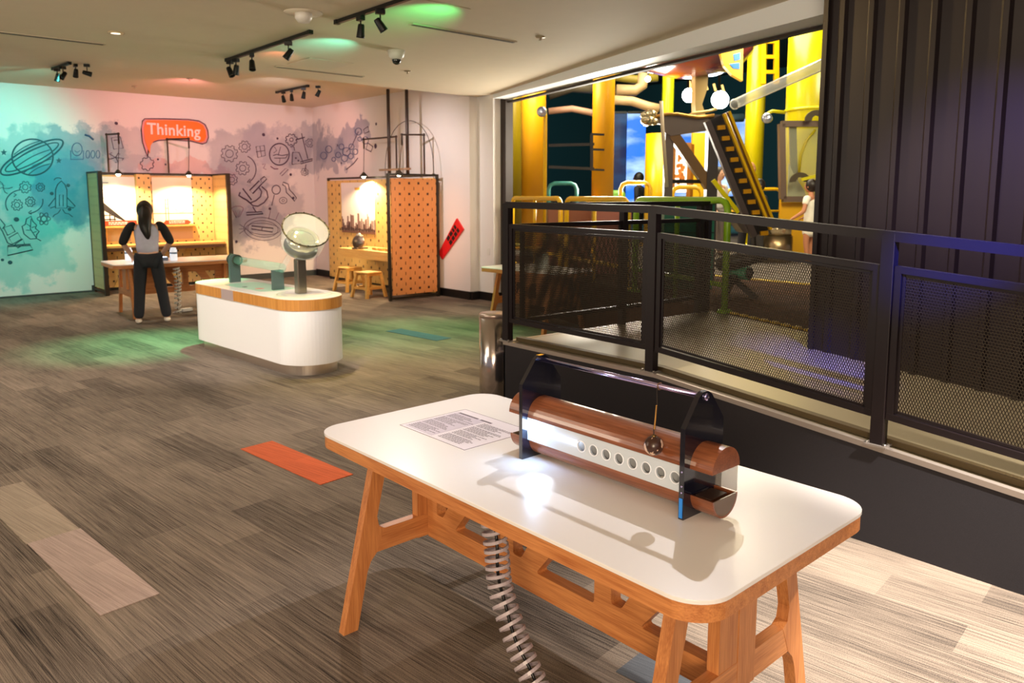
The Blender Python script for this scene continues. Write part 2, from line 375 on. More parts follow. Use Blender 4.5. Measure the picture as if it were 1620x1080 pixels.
wall_b = mural_mat('painted_back_wall', back_blobs, (232, 226, 222), (0, 2))
struct(MB().box((-8, 15.8, 0), (8.4, 15.95, 3.68)).build('wall_back', wall_b))
side_blobs = []
def sb_(px, py, ry, rz, c, s):
    p = onX(px, py, 8.12); side_blobs.append((p.y, p.z, ry, rz, c, s))
sb_(520, 240, .55, .42, GR, .6); sb_(548, 228, .5, .42, (110, 122, 150), .62); sb_(572, 205, .36, .25, (90, 105, 145), .62); sb_(500, 235, .5, .5, GR, .6)
wall_s = mural_mat('painted_side_wall', side_blobs, (234, 226, 222), (1, 2))
struct(MB().box((8.12, 10.25, 0), (8.3, 15.8, 3.68)).build('wall_right', wall_s))
struct(MB().box((8.3, 9.85, 0), (8.46, 10.25, 3.6)).build('wall_pillar', white_m))
struct(MB().box((8.12, 10.19, .0), (8.31, 10.25, .14)).box((8.10, 10.25, 0), (8.12, 15.8, .14)).build('baseboard_right', black_base))
struct(MB().box((8.28, 9.83, 0), (8.46, 9.85, .14)).box((8.28, 9.85, 0), (8.3, 10.25, .14)).build('baseboard_pillar', black_base))
struct(MB().box((-8, 15.785, 0), (3.55, 15.8, .03)).box((3.55, 15.78, 0), (8.1, 15.8, .12)).build('baseboard_back', mat('grey_skirting', (60, 66, 66), .5)))
# dropped beam along the opening to the play hall
bm_ = bmesh.new(); n_ = Vector((.951, -.309, 0))
prof = []
for p, zb in ((BT0, 3.335), (BT1, 3.21), (BT2, 3.18)):
    a = Vector((p.x, p.y, 0)); prof.append([bm_.verts.new(v) for v in (a + Vector((0, 0, 3.42)), a + Vector((0, 0, zb)), a + n_ * .30 + Vector((0, 0, zb)), a + n_ * .30 + Vector((0, 0, 3.9)))])
for A, B in zip(prof, prof[1:]):
    for k in range(4): bm_.faces.new((A[k], A[(k + 1) % 4], B[(k + 1) % 4], B[k]))
bm_.faces.new(prof[0]); bm_.faces.new(prof[-1][::-1])
q = MB(); q.bm = bm_; struct(q.build('trim_2', mat('beam_paint', (244, 248, 250), .5)))
dark_fr = mat('dark_bronze_frame', (50, 38, 32), .7)
struct(MB().box((8.46, 9.72, 0), (8.62, 9.9, 3.5)).bar((8.55, 9.75, 3.30), (6.45, 3.24, 3.20), .07, .03).build('trim_3', dark_fr))
# ---- platform and ramp
plate = mat('diamond_plate', (150, 138, 110), .42, .35, spec=.6)
nt = plate.node_tree; b = nt.nodes['Principled BSDF']; tc = nt.nodes.new('ShaderNodeTexCoord'); hs = []
for ang, off in ((45, 0), (-45, .5)):
    mp = nt.nodes.new('ShaderNodeMapping'); mp.inputs['Rotation'].default_value = (0, 0, R(ang)); mp.inputs['Scale'].default_value = (38, 14, 1); mp.inputs['Location'].default_value = (off, off, 0)
    nt.links.new(tc.outputs['Object'], mp.inputs[0]); v = nt.nodes.new('ShaderNodeTexVoronoi'); v.inputs['Scale'].default_value = 1; v.inputs['Randomness'].default_value = 0; v.voronoi_dimensions = '2D'
    nt.links.new(mp.outputs[0], v.inputs['Vector']); hs.append(M_(nt, 'LESS_THAN', v.outputs['Distance'], .27))
h_ = M_(nt, 'MAXIMUM', hs[0], hs[1]); bp = nt.nodes.new('ShaderNodeBump'); bp.inputs['Strength'].default_value = .9; bp.inputs['Distance'].default_value = .004
nt.links.new(h_, bp.inputs['Height']); nt.links.new(bp.outputs[0], b.inputs['Normal'])
def deckz(y): return .648 if y >= 3.0 else .648 - (3.0 - y) * .09
bm_ = bmesh.new(); top, bot = [], []
outline = [(3.9, 4.46), (6.44, 4.30), (5.98, 3.0), (5.98, 2.8), (5.6, 2.77), (5.6, -3), (3.9, -3), (3.9, 3.0)]
T_ = [bm_.verts.new((x, y, deckz(y))) for x, y in outline]; B_ = [bm_.verts.new((x, y, 0 if y > -2.9 else -.0)) for x, y in outline]
bm_.faces.new([T_[i] for i in (0, 1, 2, 7)]); bm_.faces.new([T_[i] for i in (7, 2, 3, 4, 5, 6)])
for i in range(8): bm_.faces.new((T_[i], T_[(i + 1) % 8], B_[(i + 1) % 8], B_[i]))
q = MB(); q.bm = bm_; struct(q.build('floor_platform', plate))
side_m = mat('black_carpeted_side', (44, 42, 46), .9, var=.25, vscale=300, bump=.2, bscale=400, spec=.2)
q = MB(); pr = [(4.475, 0), (4.475, .622), (3.0, .622), (-3, .09), (-3, 0)]
q.poly([(3.872, y, z) for y, z in pr], .028, (1, 0, 0)); q.box((3.872, 4.46, 0), (6.44, 4.475, .622)); struct(q.build('wall_ramp', side_m))
q = MB(); q.bar((3.888, 4.48, .636), (3.888, 3.0, .636), .04, .028).bar((3.888, 3.0, .636), (3.888, -3, .10), .04, .028)
q.bar((3.88, 4.47, .636), (6.44, 4.31, .636), .03, .028)
struct(q.build('trim_4', mat('aluminium_edge', (176, 166, 158), .35, .7)))
struct(MB().bar((3.96, 4.4, .668), (3.96, 3.0, .668), .05, .03).bar((3.96, 3.0, .668), (3.96, -3, .128), .05, .03).build('trim_5', mat('deck_kerb', (84, 70, 44), .5, .4)))
# hall floor, its edge and its yellow strips
ground([(5.98, 2.8), (6.0, 3.0), (6.46, 4.30), (8.60, 9.8), (8.62, 40), (40, 40), (40, -8), (7.6, -8), (7.6, 2.8)], .0, .652, 'floor_hall', hall_carpet)
ground([(9.28, 2.0), (9.28, 8.0), (9.9, 12), (40, 30), (40, 0)], .652, .657, 'floor_hall_grey', hall_grey)
yel = mat('yellow_nosing', (226, 190, 60), .5)
struct(MB().box((9.2, 2.5, .652), (9.30, 8.2, .664)).build('trim_6', yel))
ex = MB(); a = Vector((6.46, 4.2, .66)); bq = Vector((6.02, 3.0, .66)); d_ = (bq - a) / 9
for i in range(9):
    p = a + d_ * i; ex.bar(p, p + d_ * .55, .05, .02)
struct(ex.build('trim_7', yel))
# corrugated cladding
clad = mat('bronze_cladding', (28, 20, 21), .42, .2, spec=.35, bump=.04, bscale=300)
ys = [2.77]; prf = [(0, 2.77)]; yy = 2.70
while yy > -2.6:
    prf += [(0, yy), (.026, yy - .018), (.026, yy - .05), (0, yy - .068)]
    yy -= .205
prf.append((0, -2.8))
q = MB(); bm_ = q.bm
A = [bm_.verts.new((5.49 - dx, y, 0.12)) for dx, y in prf]; B = [bm_.verts.new((5.49 - dx, y, 3.42)) for dx, y in prf]
for i in range(len(prf) - 1): bm_.faces.new((A[i], A[i + 1], B[i + 1], B[i]))
q.box((5.492, -2.8, .0), (7.55, 2.785, 3.42))
q.bar((5.47, 2.78, .12), (5.47, 2.78, 3.42), .035, .035, up=(1, 0, 0))
struct(q.build('wall_corrugated', clad))
# hall shell
hallw = mat('hall_dark_wall', (40, 58, 60), .8)
struct(MB().box((8.5, 27, 0), (40, 27.2, 9)).box((30, -6, 0), (30.2, 27, 9)).build('wall_hall', hallw))
struct(MB().box((8.0, -6, 7.0), (30, 27, 7.2)).build('ceiling_hall', mat('hall_dark_ceiling', (22, 22, 22), .9)))

# loose carpet tiles of another colour
def tile(cx, cy, w, l, c, label):
    m = carpet_mat('carpet_tile_%d%d%d' % c, tuple(int(v * .72) for v in c), c)
    o = MB().box((-w / 2, -l / 2, 0), (w / 2, l / 2, .004)).build('carpet_tile', m); o.location = (cx, cy, 0.0005); o.rotation_euler = (0, 0, CARPET_ROT - R(.3))
    return tag(o, label, 'carpet tile')
tile(2.213, 4.716, .245, .995, (226, 112, 72), 'orange carpet tile laid in the grey floor left of the demo table')
tile(.80, 3.98, .25, 1.0, (196, 174, 164), 'pale beige carpet tile at lower left, nearer of the pale pair')
tile(.695, 4.975, .25, 1.0, (176, 160, 142), 'pale tan carpet tile just beyond the pale beige one')
tile(2.225, 1.52, .25, .5, (104, 108, 114), 'blue grey carpet tile under the right end of the foreground table')
tile(5.55, 8.1, .25, 1.0, (90, 110, 130), 'dark blue carpet tile in front of the right pegboard booth')

# ================================================================== CEILING THINGS
slot_m = mat('slot_dark', (70, 62, 52), .6); slot_fr = mat('slot_frame', (190, 178, 155), .6)
for (a, b2, lab) in (((649.7, 37.1), (815, 66), 'nearer of two dark linear air slots at the right of the ceiling'), ((434.6, 104.6), (575.5, 120.6), 'far dark linear air slot near the ceiling step'), ((-60, 42.5), (165.6, 70), 'dark linear air slot at the left of the ceiling')):
    p, q2 = onZ(*a, 3.4), onZ(*b2, 3.4); y = (p.y + q2.y) / 2
    t = thing('linear_diffuser', lab, 'air vent', ((p.x + q2.x) / 2, y, 3.4), group='linear air slots')
    wb(MB().box((p.x, y - .035, 3.390), (q2.x, y + .035, 3.3995)), 'frame', slot_fr, t); wb(MB().box((p.x + .02, y - .02, 3.386), (q2.x - .02, y + .02, 3.3895)), 'slot', slot_m, t)
blk = mat('black_lamp_metal', (14, 16, 16), .4, .3)
glow = {'g': mat('green_lens', (60, 230, 120), .3, emit=5), 'w': mat('white_lens', (255, 250, 245), .3, emit=30), 'o': mat('dark_lens', (40, 30, 26), .2), 'c': mat('cyan_lens', (60, 255, 200), .3, emit=5)}
def spot_head(x, y, ztop, tilt, az, lens, label, group):
    t = thing('track_spotlight', label, 'spotlight', (x, y, ztop), az, group); t.scale = (.82, .82, .82)
    MB().box((-.03, -.05, -.05), (.03, .05, 0), .006).build('track_adapter', blk, t)
    MB().cyl((0, 0, -.05), (0, 0, -.12), .008, 8).build('stem', blk, t)
    rot = Matrix.Rotation(tilt, 4, 'X'); c = Vector((0, 0, -.16))
    q = MB(); q.lathe([(.001, .075), (.03, .075), (.036, .06), (.045, -.055), (.047, -.07), (.040, -.07), (.036, -.055)], (0, 0, 0), 20)
    for v in q.bm.verts: v.co = rot @ v.co + c
    hd = q.build('lamp_head', blk, t)
    q = MB(); q.lathe([(.001, -.056), (.036, -.056)], (0, 0, 0), 20)
    for v in q.bm.verts: v.co = rot @ v.co + c
    q.build('lens', glow[lens], hd)
    return t
def track(p, q2, label):
    p, q2 = Vector(p), Vector(q2)
    t = thing('light_track', label, 'light track', p, group='ceiling light tracks')
    wb(MB().bar(p, q2, .036, .034), 'rail', blk, t); d = (q2 - p).normalized()
    for e_, f_ in ((p - d * .02, p + d * .03), (q2 - d * .03, q2 + d * .02)): wb(MB().bar(e_, f_, .044, .04), 'end_cap', blk, t)
    return t
TZ = 3.30
def on_track(px, py, X): 
    p = onX(px, py, X); return p.y
track((3.72, 9.35, 3.38), (3.72, 7.22, 3.38), 'black light track in the middle of the ceiling carrying four heads')
for i, (px, tl, az, ln, lb) in enumerate(((374, 30, 200, 'o', 'first black spotlight from the left on the middle ceiling track'), (384, 12, 20, 'g', 'spotlight glowing green on the middle ceiling track'), (405, 25, 160, 'o', 'third black spotlight from the left on the middle ceiling track'), (458, 35, 60, 'o', 'black spotlight at the near end of the middle ceiling track'))):
    y = onZ(px, {374: 95, 384: 92, 405: 83, 458: 63}[px], 3.38).y
    spot_head(3.72, y, 3.365, R(tl), R(az), ln, lb, 'heads of the middle track')
track((3.70, 6.65, 3.38), (3.70, 3.6, 3.38), 'black light track at the top edge of the photo')
spot_head(3.70, onZ(567, 22, 3.38).y, 3.365, R(10), 0, 'w' if 0 else 'o', 'pale clear spotlight on the track at the top edge of the photo', 'heads of the near track').children
spot_head(3.70, onZ(601, 12, 3.38).y, 3.365, R(35), R(250), 'c', 'black spotlight with a green lens on the track at the top edge', 'heads of the near track')
def heads(L, z, grp):
    for px, py, tl, az, ln, lb in L:
        p = onZ(px, py, z); spot_head(p.x, p.y, z - .012, R(tl), R(az), ln, lb, grp)
TA, TB = onZ(438, 146, 3.655), onZ(487, 136, 3.655)
track(TA, TB, 'short black light track over the far corner')
heads(((448, 143.6, 25, 180, 'o', 'leftmost black spotlight on the short track over the far corner'), (461, 141, 20, 160, 'o', 'second black spotlight on the short track over the far corner'), (480, 137.5, 10, 60, 'w', 'spotlight shining bright white on the short track over the far corner')), 3.655, 'heads of the far corner track')
heads(((503, 134.5, 30, 40, 'o', 'black spotlight hanging alone right of the bright white one'),), 3.69, 'heads of the far corner track')
TA, TB = onZ(84, 109, 3.655), onZ(110, 100, 3.655)
track(TA, TB, 'short black light track at the left over the mural wall')
heads(((90, 107, 20, 30, 'g', 'spotlight glowing green at the left over the ringed planet mural'), (99, 103.5, 40, 120, 'o', 'black spotlight beside the green one at the left')), 3.655, 'heads over the mural')
heads(((119, 100, 30, 0, 'o', 'black spotlight between the green one and the lone one at the left'), (137, 100, 75, 250, 'c', 'rightmost spotlight of the left group, throwing pale light')), 3.69, 'heads over the mural')
# dome camera, smoke detector, sprinklers, downlight
wpl = mat('white_plastic', (226, 222, 214), .35); dkg = mat('smoked_dome', (22, 26, 26), .12, spec=.8)
p = onZ(627, 80, 3.4); t = thing('dome_camera', 'white ceiling dome camera with a dark glass ball', 'camera', p)
wb(MB().lathe([(.001, -.10), (.05, -.10), (.085, -.07), (.10, 0)], p, 28), 'housing', wpl, t); wb(MB().ball(p + Vector((0, 0, -.105)), .052), 'lens_dome', dkg, t)
p = onZ(480, 20, 3.4); t = thing('smoke_detector', 'white smoke detector on a round ceiling plate', 'smoke detector', p)
wb(MB().lathe([(.17, 0), (.17, -.006), (.001, -.008)], p, 32), 'ceiling_plate', mat('plate_white', (214, 202, 180), .5), t)
wb(MB().lathe([(.075, -.008), (.075, -.05), (.05, -.085), (.001, -.085)], p, 28), 'body', wpl, t)
for px, py, z, lb in ((183, 51, 3.4, 'small lit round downlight in the ceiling at the left'),):
    p = onZ(px, py, z); t = thing('downlight', lb, 'downlight', p); wb(MB().lathe([(.075, 0), (.075, -.012), (.001, -.012)], p, 24), 'ring', mat('ring_brass', (200, 178, 140), .4), t)
    wb(MB().lathe([(.045, -.013), (.001, -.0135)], p, 20), 'lens', mat('lit_lens', (255, 240, 210), .4, emit=1.6), t)
for px, py, z, lb in ((645, 112, 3.4, 'small ceiling sprinkler behind the dome camera'), (300, 124, 3.68, 'small ceiling sprinkler above the speech bubble'), (213, 136, 3.68, 'faint ceiling sprinkler at the left over the mural wall'), (855, 58, 3.4, 'small ceiling sprinkler near the beam')):
    p = onZ(px, py, z); o = MB().lathe([(.05, 0), (.045, -.012), (.012, -.014), (.012, -.035), (.022, -.037), (.001, -.04)], (0, 0, 0), 16).build('sprinkler', mat('sprinkler_metal', (170, 155, 130), .4, .4)); o.location = p; tag(o, lb, 'sprinkler')
# access panels of the ceiling
for a, lab in (((560, 100), 'square flush access panel in the ceiling beside the middle track'), ((745, 14), 'square flush access panel in the ceiling at the top of the photo')):
    p = onZ(*a, 3.4); t = MB().box((-.3, -.3, -.006), (.3, .3, 0), .002).build('access_panel', mat('panel_paint', (216, 204, 182), .7)); t.location = (p.x - .3, p.y + .3, 3.399); tag(t, lab, 'ceiling panel')

# ================================================================== DEMO TABLE
oak = wood('oak_plywood', (164, 94, 48), (218, 148, 88), 0); oak_y = wood('oak_plywood_y', (164, 94, 48), (218, 148, 88), 1); oak_z = wood('oak_plywood_z', (160, 92, 46), (216, 146, 86), 2)
lam = mat('white_laminate', (236, 232, 230), .25, spec=.4)
def demo_table(label, loc, rz, group, hx=.4715, hy=.965, full=True, mats=None):
    t = thing('demo_table', label, 'table', loc, rz, group); H = .80
    w1, w2, w3 = mats or (oak, oak_y, oak_z)
    b = MB(); b.poly([(x, y, H - .012) for x, y in rrect(-hx, -hy, hx, hy, .115, 10)], .012, (0, 0, 1)); o = b.build('tabletop', lam, t)
    bv = o.modifiers.new('b', 'BEVEL'); bv.width = .003; bv.segments = 2; bv.limit_method = 'ANGLE'
    o['label'] = 'white laminate top with rounded corners'
    b = MB(); b.poly([(x, y, H - .0605) for x, y in rrect(-hx + .003, -hy + .003, hx - .003, hy - .003, .112, 10)], .048, (0, 0, 1)); b.build('apron', w2, t)
    ux = hx / .4715 * .472; dx_ = -.034
    ends = (-.80, .70) if full else (-(hy - .23), hy - .27)
    for sy in (-1, 1):
        y0 = ends[0] if sy < 0 else ends[1]; cx = dx_
        hole = lambda s: roundpoly([(cx + s * .165, .395), (cx + s * .165, .70), (cx + s * .300, .70), (cx + s * .365, .395)], [.03, .02, .02, .05])
        zt = .739
        outl = [(cx - ux, 0), (cx - ux + .07, 0), (cx - ux + .145, .30), (cx + ux - .145, .30), (cx + ux - .07, 0), (cx + ux, 0), (cx + ux - .18, zt), (cx - ux + .18, zt)]
        outl = roundpoly(outl, [0, 0, .05, .05, 0, 0, 0, 0])
        # legs, crossbar and centre post as separate boards of one end frame
        fr = MB(); fr.poly([(x, y0 + .001, z) for x, z in roundpoly([(cx - ux + .145, .306), (cx + ux - .145, .306), (cx + ux - .165, .400), (cx - ux + .165, .400)], 0)], .038, (0, 1, 0)); cb = fr.build('crossbar', w1, t)
        for s in (-1, 1):
            L_ = [(cx + s * ux, 0), (cx + s * (ux - .066), 0), (cx + s * (ux - .118), .235), (cx + s * (ux - .135), .275), (cx + s * (ux - .165), .306), (cx + s * (ux - .205), .400), (cx + s * (ux - .178), .415), (cx + s * (ux - .170), .46), (cx + s * (ux - .238), zt), (cx + s * (ux - .172), zt)]
            MB().poly([(x, y0, z) for x, z in L_], .040, (0, 1, 0)).build('leg', w3, t)
        if full:
            MB().box((cx - .098, y0 + .002, .302), (cx + .0, y0 + .042, zt)).build('centre_post', w3, t); MB().box((cx + .0015, y0 + .0, .302), (cx + .098, y0 + .040, zt)).build('centre_post', w3, t)
        else: MB().box((cx - .10, y0 + .002, .302), (cx + .10, y0 + .038, zt)).build('centre_post', w3, t)
    # longitudinal truss board with cut-outs
    ye = hy - .27; holes = []; per = .495 if full else .6
    ylist = [.634, .144, -.346] if full else [ye - .10 - .5 * k for k in range(2)]
    for s0 in ylist:
        holes.append(roundpoly([(s0, .415), (s0, .60), (s0 - .16, .60), (s0 - .06, .44), (s0 - .045, .415)], [.012, .012, .01, .01, .012]))
        holes.append(roundpoly([(s0 - .125, .385), (s0 - .30, .60), (s0 - .415, .60), (s0 - .415, .385)], [.02, .02, .015, .015]))
    y_a, y_b = ends[0] + .041, ends[1] - .001
    outl = [(y_a, .298), (y_a, .735), (y_b, .735), (y_b, .298)]
    b = MB(); b.poly([(-.08, y_, z) for y_, z in outl], .05, (1, 0, 0), holes=[[(-.08, y_, z) for y_, z in h] for h in holes])
    b.build('truss_board', w2, t)
    return t
demo_table('large white topped oak demo table in the foreground carrying the lit tube exhibit', (1.942, 1.953, 0), R(.6), 'white topped oak demo tables')

# ---- instruction card on the table
def card():
    t = thing('instruction_card', 'pale printed instruction card lying flat on the foreground demo table', 'card', (1.945, 2.50, .8003), R(.6))
    pap = mat('card_paper', (222, 214, 222), .5); ink = mat('card_ink', (96, 84, 96), .6); shade = mat('card_shaded_column', (196, 186, 200), .55)
    MB().box((-.18, -.222, 0), (.18, .222, .0012)).build('sheet', pap, t)
    fr = MB()
    for a, b2 in (((-.18, -.222), (.18, -.2205)), ((-.18, .2205), (.18, .222)), ((-.18, -.222), (-.1785, .222)), ((.1785, -.222), (.18, .222))): fr.box((a[0], a[1], .0013), (b2[0], b2[1], .0018))
    fr.build('border_line', ink, t)
    MB().box((-.165, .012, .0013), (.125, .205, .0016)).build('shaded_column', shade, t)
    rnd = random.Random(3); tx = MB()
    # text runs along -Y, lines step toward -X
    tx.box((.118, .06, .0017), (.130, .195, .0019)); tx.box((.118, -.03, .0017), (.130, .045, .0019))
    for y1, n0 in ((.198, 0), (-.01, 0)):
        x = .095
        for i in range(22):
            if i in (5, 11, 16): x -= .008
            ln = .185 * rnd.uniform(.55, 1.0); y = y1
            while y > y1 - ln:
                w = rnd.uniform(.008, .022); tx.box((x, y - w, .0017), (x + .0042, y, .0019)); y -= w + .0035
            x -= .0105
    tx.build('printed_text', ink, t)
card()

# ---- tube exhibit
def exhibit():
    t = thing('tube_exhibit', 'black framed exhibit with two brown troughs and a lit strip on the foreground table', 'exhibit', (1.965, 1.70, .80))
    acr = mat('black_acrylic', (14, 16, 30), .12, spec=.7, coat=.5); steel = mat('polished_rod', (206, 196, 250), .14, 1)
    brown = wood('brown_trough_wood', (98, 52, 32), (152, 90, 58), 1, .28); brown.node_tree.nodes['Principled BSDF'].inputs['Coat Weight'].default_value = .4
    cx = 1.965
    for i, y in enumerate((1.325, 2.050)):
        pr = [(cx - .1, .8005), (cx + .1, .8005), (cx + .1, 1.085), (cx + .033, 1.172), (cx + .014, 1.184), (cx - .014, 1.184), (cx - .033, 1.172), (cx - .1, 1.085)]
        sp = MB().poly([(x, y, z) for x, z in pr], .018, (0, 1, 0)); pl = wb(sp, 'side_plate', acr, t)
        if i == 0:
            pl['label'] = 'black side plate at the near right end with a blue edge sticker'
            b = MB().box((cx - .1025, y + .003, .806), (cx - .1005, y + .015, .868)); st = wb(b, 'edge_sticker', mat('blue_sticker', (40, 130, 225), .4), pl); st['label'] = 'bright blue sticker'
            wb(MB().box((cx - .1032, y + .0065, .820), (cx - .1027, y + .0085, .855)), 'sticker_text', mat('navy_ink', (16, 50, 120), .5), pl) if 0 else None
            b = MB().lathe([(.0115, 0), (.0115, .004), (.009, .006), (.001, .006)], (cx, y, 1.168), 20, axis=(0, -1, 0)); wb(b, 'bolt', steel, pl)
            for z in (.905, .95, .885): 
                wb(MB().lathe([(.003, 0), (.003, .001), (.0005, .001)], (cx - .1, y + .009, z), 10, axis=(-1, 0, 0)), 'edge_screw', steel, pl)
    wb(MB().cyl((cx, 1.343, 1.168), (cx, 2.05, 1.168), .0085, 20), 'handle_bar', steel, t)
    # upper half round trough: flat face down; lower one: flat face up and hollow
    def half(z, up, y0, y1, r, hollow):
        o_, i_ = [], []
        n = 18
        for k in range(n + 1):
            a = PI * k / n; s = 1 if up else -1
            o_.append((cx + r * math.cos(a), z + s * r * .98 * math.sin(a)))
        b = MB(); th = .006
        inn = [(cx + (r - th) * math.cos(PI * k / n), z + (1 if up else -1) * (r - th) * .98 * math.sin(PI * k / n)) for k in range(n, -1, -1)]
        b.poly([(x, y0, zz) for x, zz in o_ + inn], y1 - y0, (0, 1, 0)) if hollow else b.poly([(x, y0, zz) for x, zz in o_], y1 - y0, (0, 1, 0))
        for f in b.bm.faces:
            if abs(f.normal.y) < .5: f.smooth = False
        return b
    wb(half(.957, True, 1.245, 2.155, .073, False), 'upper_trough', brown, t)
    lt = wb(half(.872, False, 1.245, 2.155, .066, True), 'lower_trough', brown, t); lt['label'] = 'brown half round trough open at the top below the lit strip'
    plas = mat('smoked_end_cap', (120, 100, 84), .15, trans=.3)
    for y in (1.2455, 2.151):
        pts = [(cx + .062 * math.cos(PI * k / 18), .871 - .06 * math.sin(PI * k / 18)) for k in range(19)]
        wb(MB().poly([(x, y, z) for x, z in pts], .003, (0, 1, 0)), 'end_cap', plas, t)
    wb(MB().box((1.915, 1.262, .8680), (2.0, 1.318, .8720), .001), 'dark_liner', mat('walnut_dark', (46, 26, 16), .4), t)
    # clear light guide with round windows
    clear = mat('lit_acrylic', (214, 224, 236), .18, spec=.6, alpha=.75)
    holes = []; ys = [1.375 + .0567 * k for k in range(8)]
    for y in ys: holes.append([(1.890, y + .0175 * math.cos(2 * PI * k / 24), .916 + .0175 * math.sin(2 * PI * k / 24)) for k in range(24)])
    gp = MB().poly([(1.890, y, z) for y, z in ((1.344, .873), (2.049, .873), (2.049, .9575), (1.344, .9575))], .006, (1, 0, 0), holes=holes)
    gd = wb(gp, 'light_guide', clear, t)
    for y in ys:
        ring = MB().tube([(1.8885, y + .019 * math.cos(2 * PI * k / 28), .916 + .019 * math.sin(2 * PI * k / 28)) for k in range(28)], .0022, 8, closed=True)
        wb(ring, 'window_ring', mat('clear_ring', (236, 240, 250), .1, spec=.8), gd)
    wb(MB().box((1.915, 1.344, .873), (1.919, 1.95, .9575)), 'inner_sheet', mat('inner_sheet', (150, 152, 156), .3), t)
    wb(MB().box((2.03, 1.25, .873), (2.036, 2.049, .9575)), 'rear_strip', mat('frosted_strip', (150, 142, 134), .3, alpha=.45), t)
    led = wb(MB().box((1.8935, 1.955, .905), (1.899, 2.045, .945), .002), 'led_lamp', mat('led_white', (225, 238, 255), .2, emit=60), t)
    led['label'] = 'glaring blue white lamp at the left end of the clear strip'
    led2 = wb(MB().box((1.8935, 1.80, .908), (1.898, 1.952, .928), .001), 'led_strip', mat('led_white_soft', (225, 238, 255), .2, emit=7), t)
    wb(MB().ball((1.902, 1.432, .890), .011, 14), 'clear_bead', mat('bead_glass', (220, 214, 205), .05, spec=.9), t)
exhibit()
light('POINT', 'led_glow', (1.872, 2.0, .925), 1.0, (.35, .62, 1), size=.02)
light('SPOT', 'led_beam', (1.87, 1.985, .935), 9, (.75, .88, 1), (1.755, 1.86, .80), .006, 36, 1)
def hanging_ball():
    t = thing('hanging_ball', 'mottled brown ball hung on a beaded cord from the exhibit handle bar', 'ball', (1.862, 1.44, 1.008))
    m = mat('mottled_ball', (60, 36, 28), .3); nt = m.node_tree; b = nt.nodes['Principled BSDF']; tc = nt.nodes.new('ShaderNodeTexCoord'); n = nt.nodes.new('ShaderNodeTexNoise'); n.inputs['Scale'].default_value = 28
    nt.links.new(tc.outputs['Object'], n.inputs['Vector']); cr = nt.nodes.new('ShaderNodeValToRGB'); cr.color_ramp.interpolation = 'CONSTANT'; cr.color_ramp.elements[1].position = .56
    cr.color_ramp.elements[0].color = lin((58, 34, 26)); cr.color_ramp.elements[1].color = lin((214, 180, 156)); nt.links.new(n.outputs['Fac'], cr.inputs[0]); nt.links.new(cr.outputs[0], b.inputs['Base Color'])
    MB().ball((0, 0, 0), .0305, 28).build('sphere', m, t)
    MB().lathe([(.001, .036), (.007, .034), (.009, .028), (.001, .027)], (0, 0, 0), 14).build('cap', mat('cap_brass', (120, 96, 60), .35, .8), t)
    top = Vector((1.955, 1.50, 1.168)) - Vector(t.location); a = Vector((0, 0, .034))
    q = MB(); q.tube([a + (top - a) * (k / 8) + Vector((0, .003 * math.sin(k), -.012 * math.sin(PI * k / 8))) for k in range(9)], .0016, 8); q.build('cord', mat('dark_cord', (38, 28, 20), .6), t)
    q = MB()
    for k in range(16): q.ball(a + (top - a) * (.16 + k * .033) + Vector((0, 0, -.011 * math.sin(PI * (.16 + k * .033)))), .0032, 8)
    bd = q.build('beads', mat('gold_beads', (190, 140, 70), .3, .7), t); bd['kind'] = 'stuff'
    c = top + Vector((.01, 0, 0)); MB().tube([c + Vector((.0115 * math.cos(2 * PI * k / 20), .002 * math.sin(k), .0115 * math.sin(2 * PI * k / 20))) for k in range(20)], .0018, 8, closed=True).build('loop', mat('brown_loop', (110, 76, 50), .6), t)
hanging_ball()

# ---- coiled cable sleeve below the table
def sleeve(label, path, r, turns, loc, width, th, m, prog=1.0):
    t = thing('coiled_cable', label, 'cable', loc)
    n = int(turns * 22); q = MB(); rings = []; path = [Vector(p) for p in path]
    def P(u):
        u = min(max(u, 0), 1) * (len(path) - 1); i = min(int(u), len(path) - 2); f = u - i
        p0, p1, p2, p3 = path[max(i - 1, 0)], path[i], path[i + 1], path[min(i + 2, len(path) - 1)]
        return .5 * (2 * p1 + (p2 - p0) * f + (2 * p0 - 5 * p1 + 4 * p2 - p3) * f * f + (3 * p1 - p0 - 3 * p2 + p3) * f ** 3)
    for i in range(n + 1):
        u = (i / n); uu = 1 - (1 - u) ** prog if prog != 1 else u
        c = P(uu); d = (P(uu + .01) - P(uu - .01)).normalized(); s = d.cross(Vector((.3, 1, 0))).normalized(); w = d.cross(s)
        a = 2 * PI * turns * u; o = s * math.cos(a) + w * math.sin(a)
        rings.append([q.bm.verts.new(c + o * (r + dr) + d * dz) for dr, dz in ((-th, -width / 2), (th, -width / 2), (th, width / 2), (-th, width / 2))])
    for A, B in zip(rings, rings[1:]):
        for k in range(4): f = q.bm.faces.new((A[k], A[(k + 1) % 4], B[(k + 1) % 4], B[k]))
    q.bm.faces.new(rings[0][::-1]); q.bm.faces.new(rings[-1])
    s_ = wb(q, 'spiral_sleeve', m, t)
    for f in s_.data.polygons: f.use_smooth = False
    wb(MB().tube([P(k / 30) + Vector((.006 * math.sin(k * .9), .006 * math.cos(k * .7), 0)) for k in range(31)], .0055, 10), 'inner_cable', mat('black_cable', (12, 12, 14), .4), t)
    return t
grey_pl = mat('grey_plastic', (172, 160, 166), .35)
sleeve('grey spiral cable sleeve dropping from under the foreground demo table', [(1.56, 1.86, .735), (1.56, 1.84, .62), (1.555, 1.815, .50), (1.55, 1.745, .38), (1.55, 1.67, .28), (1.56, 1.59, .18), (1.60, 1.49, .09), (1.68, 1.36, .052), (1.80, 1.2, .05)], (.0395), 31, (1.56, 1.86, 0), .0105, .0028, grey_pl, .86)

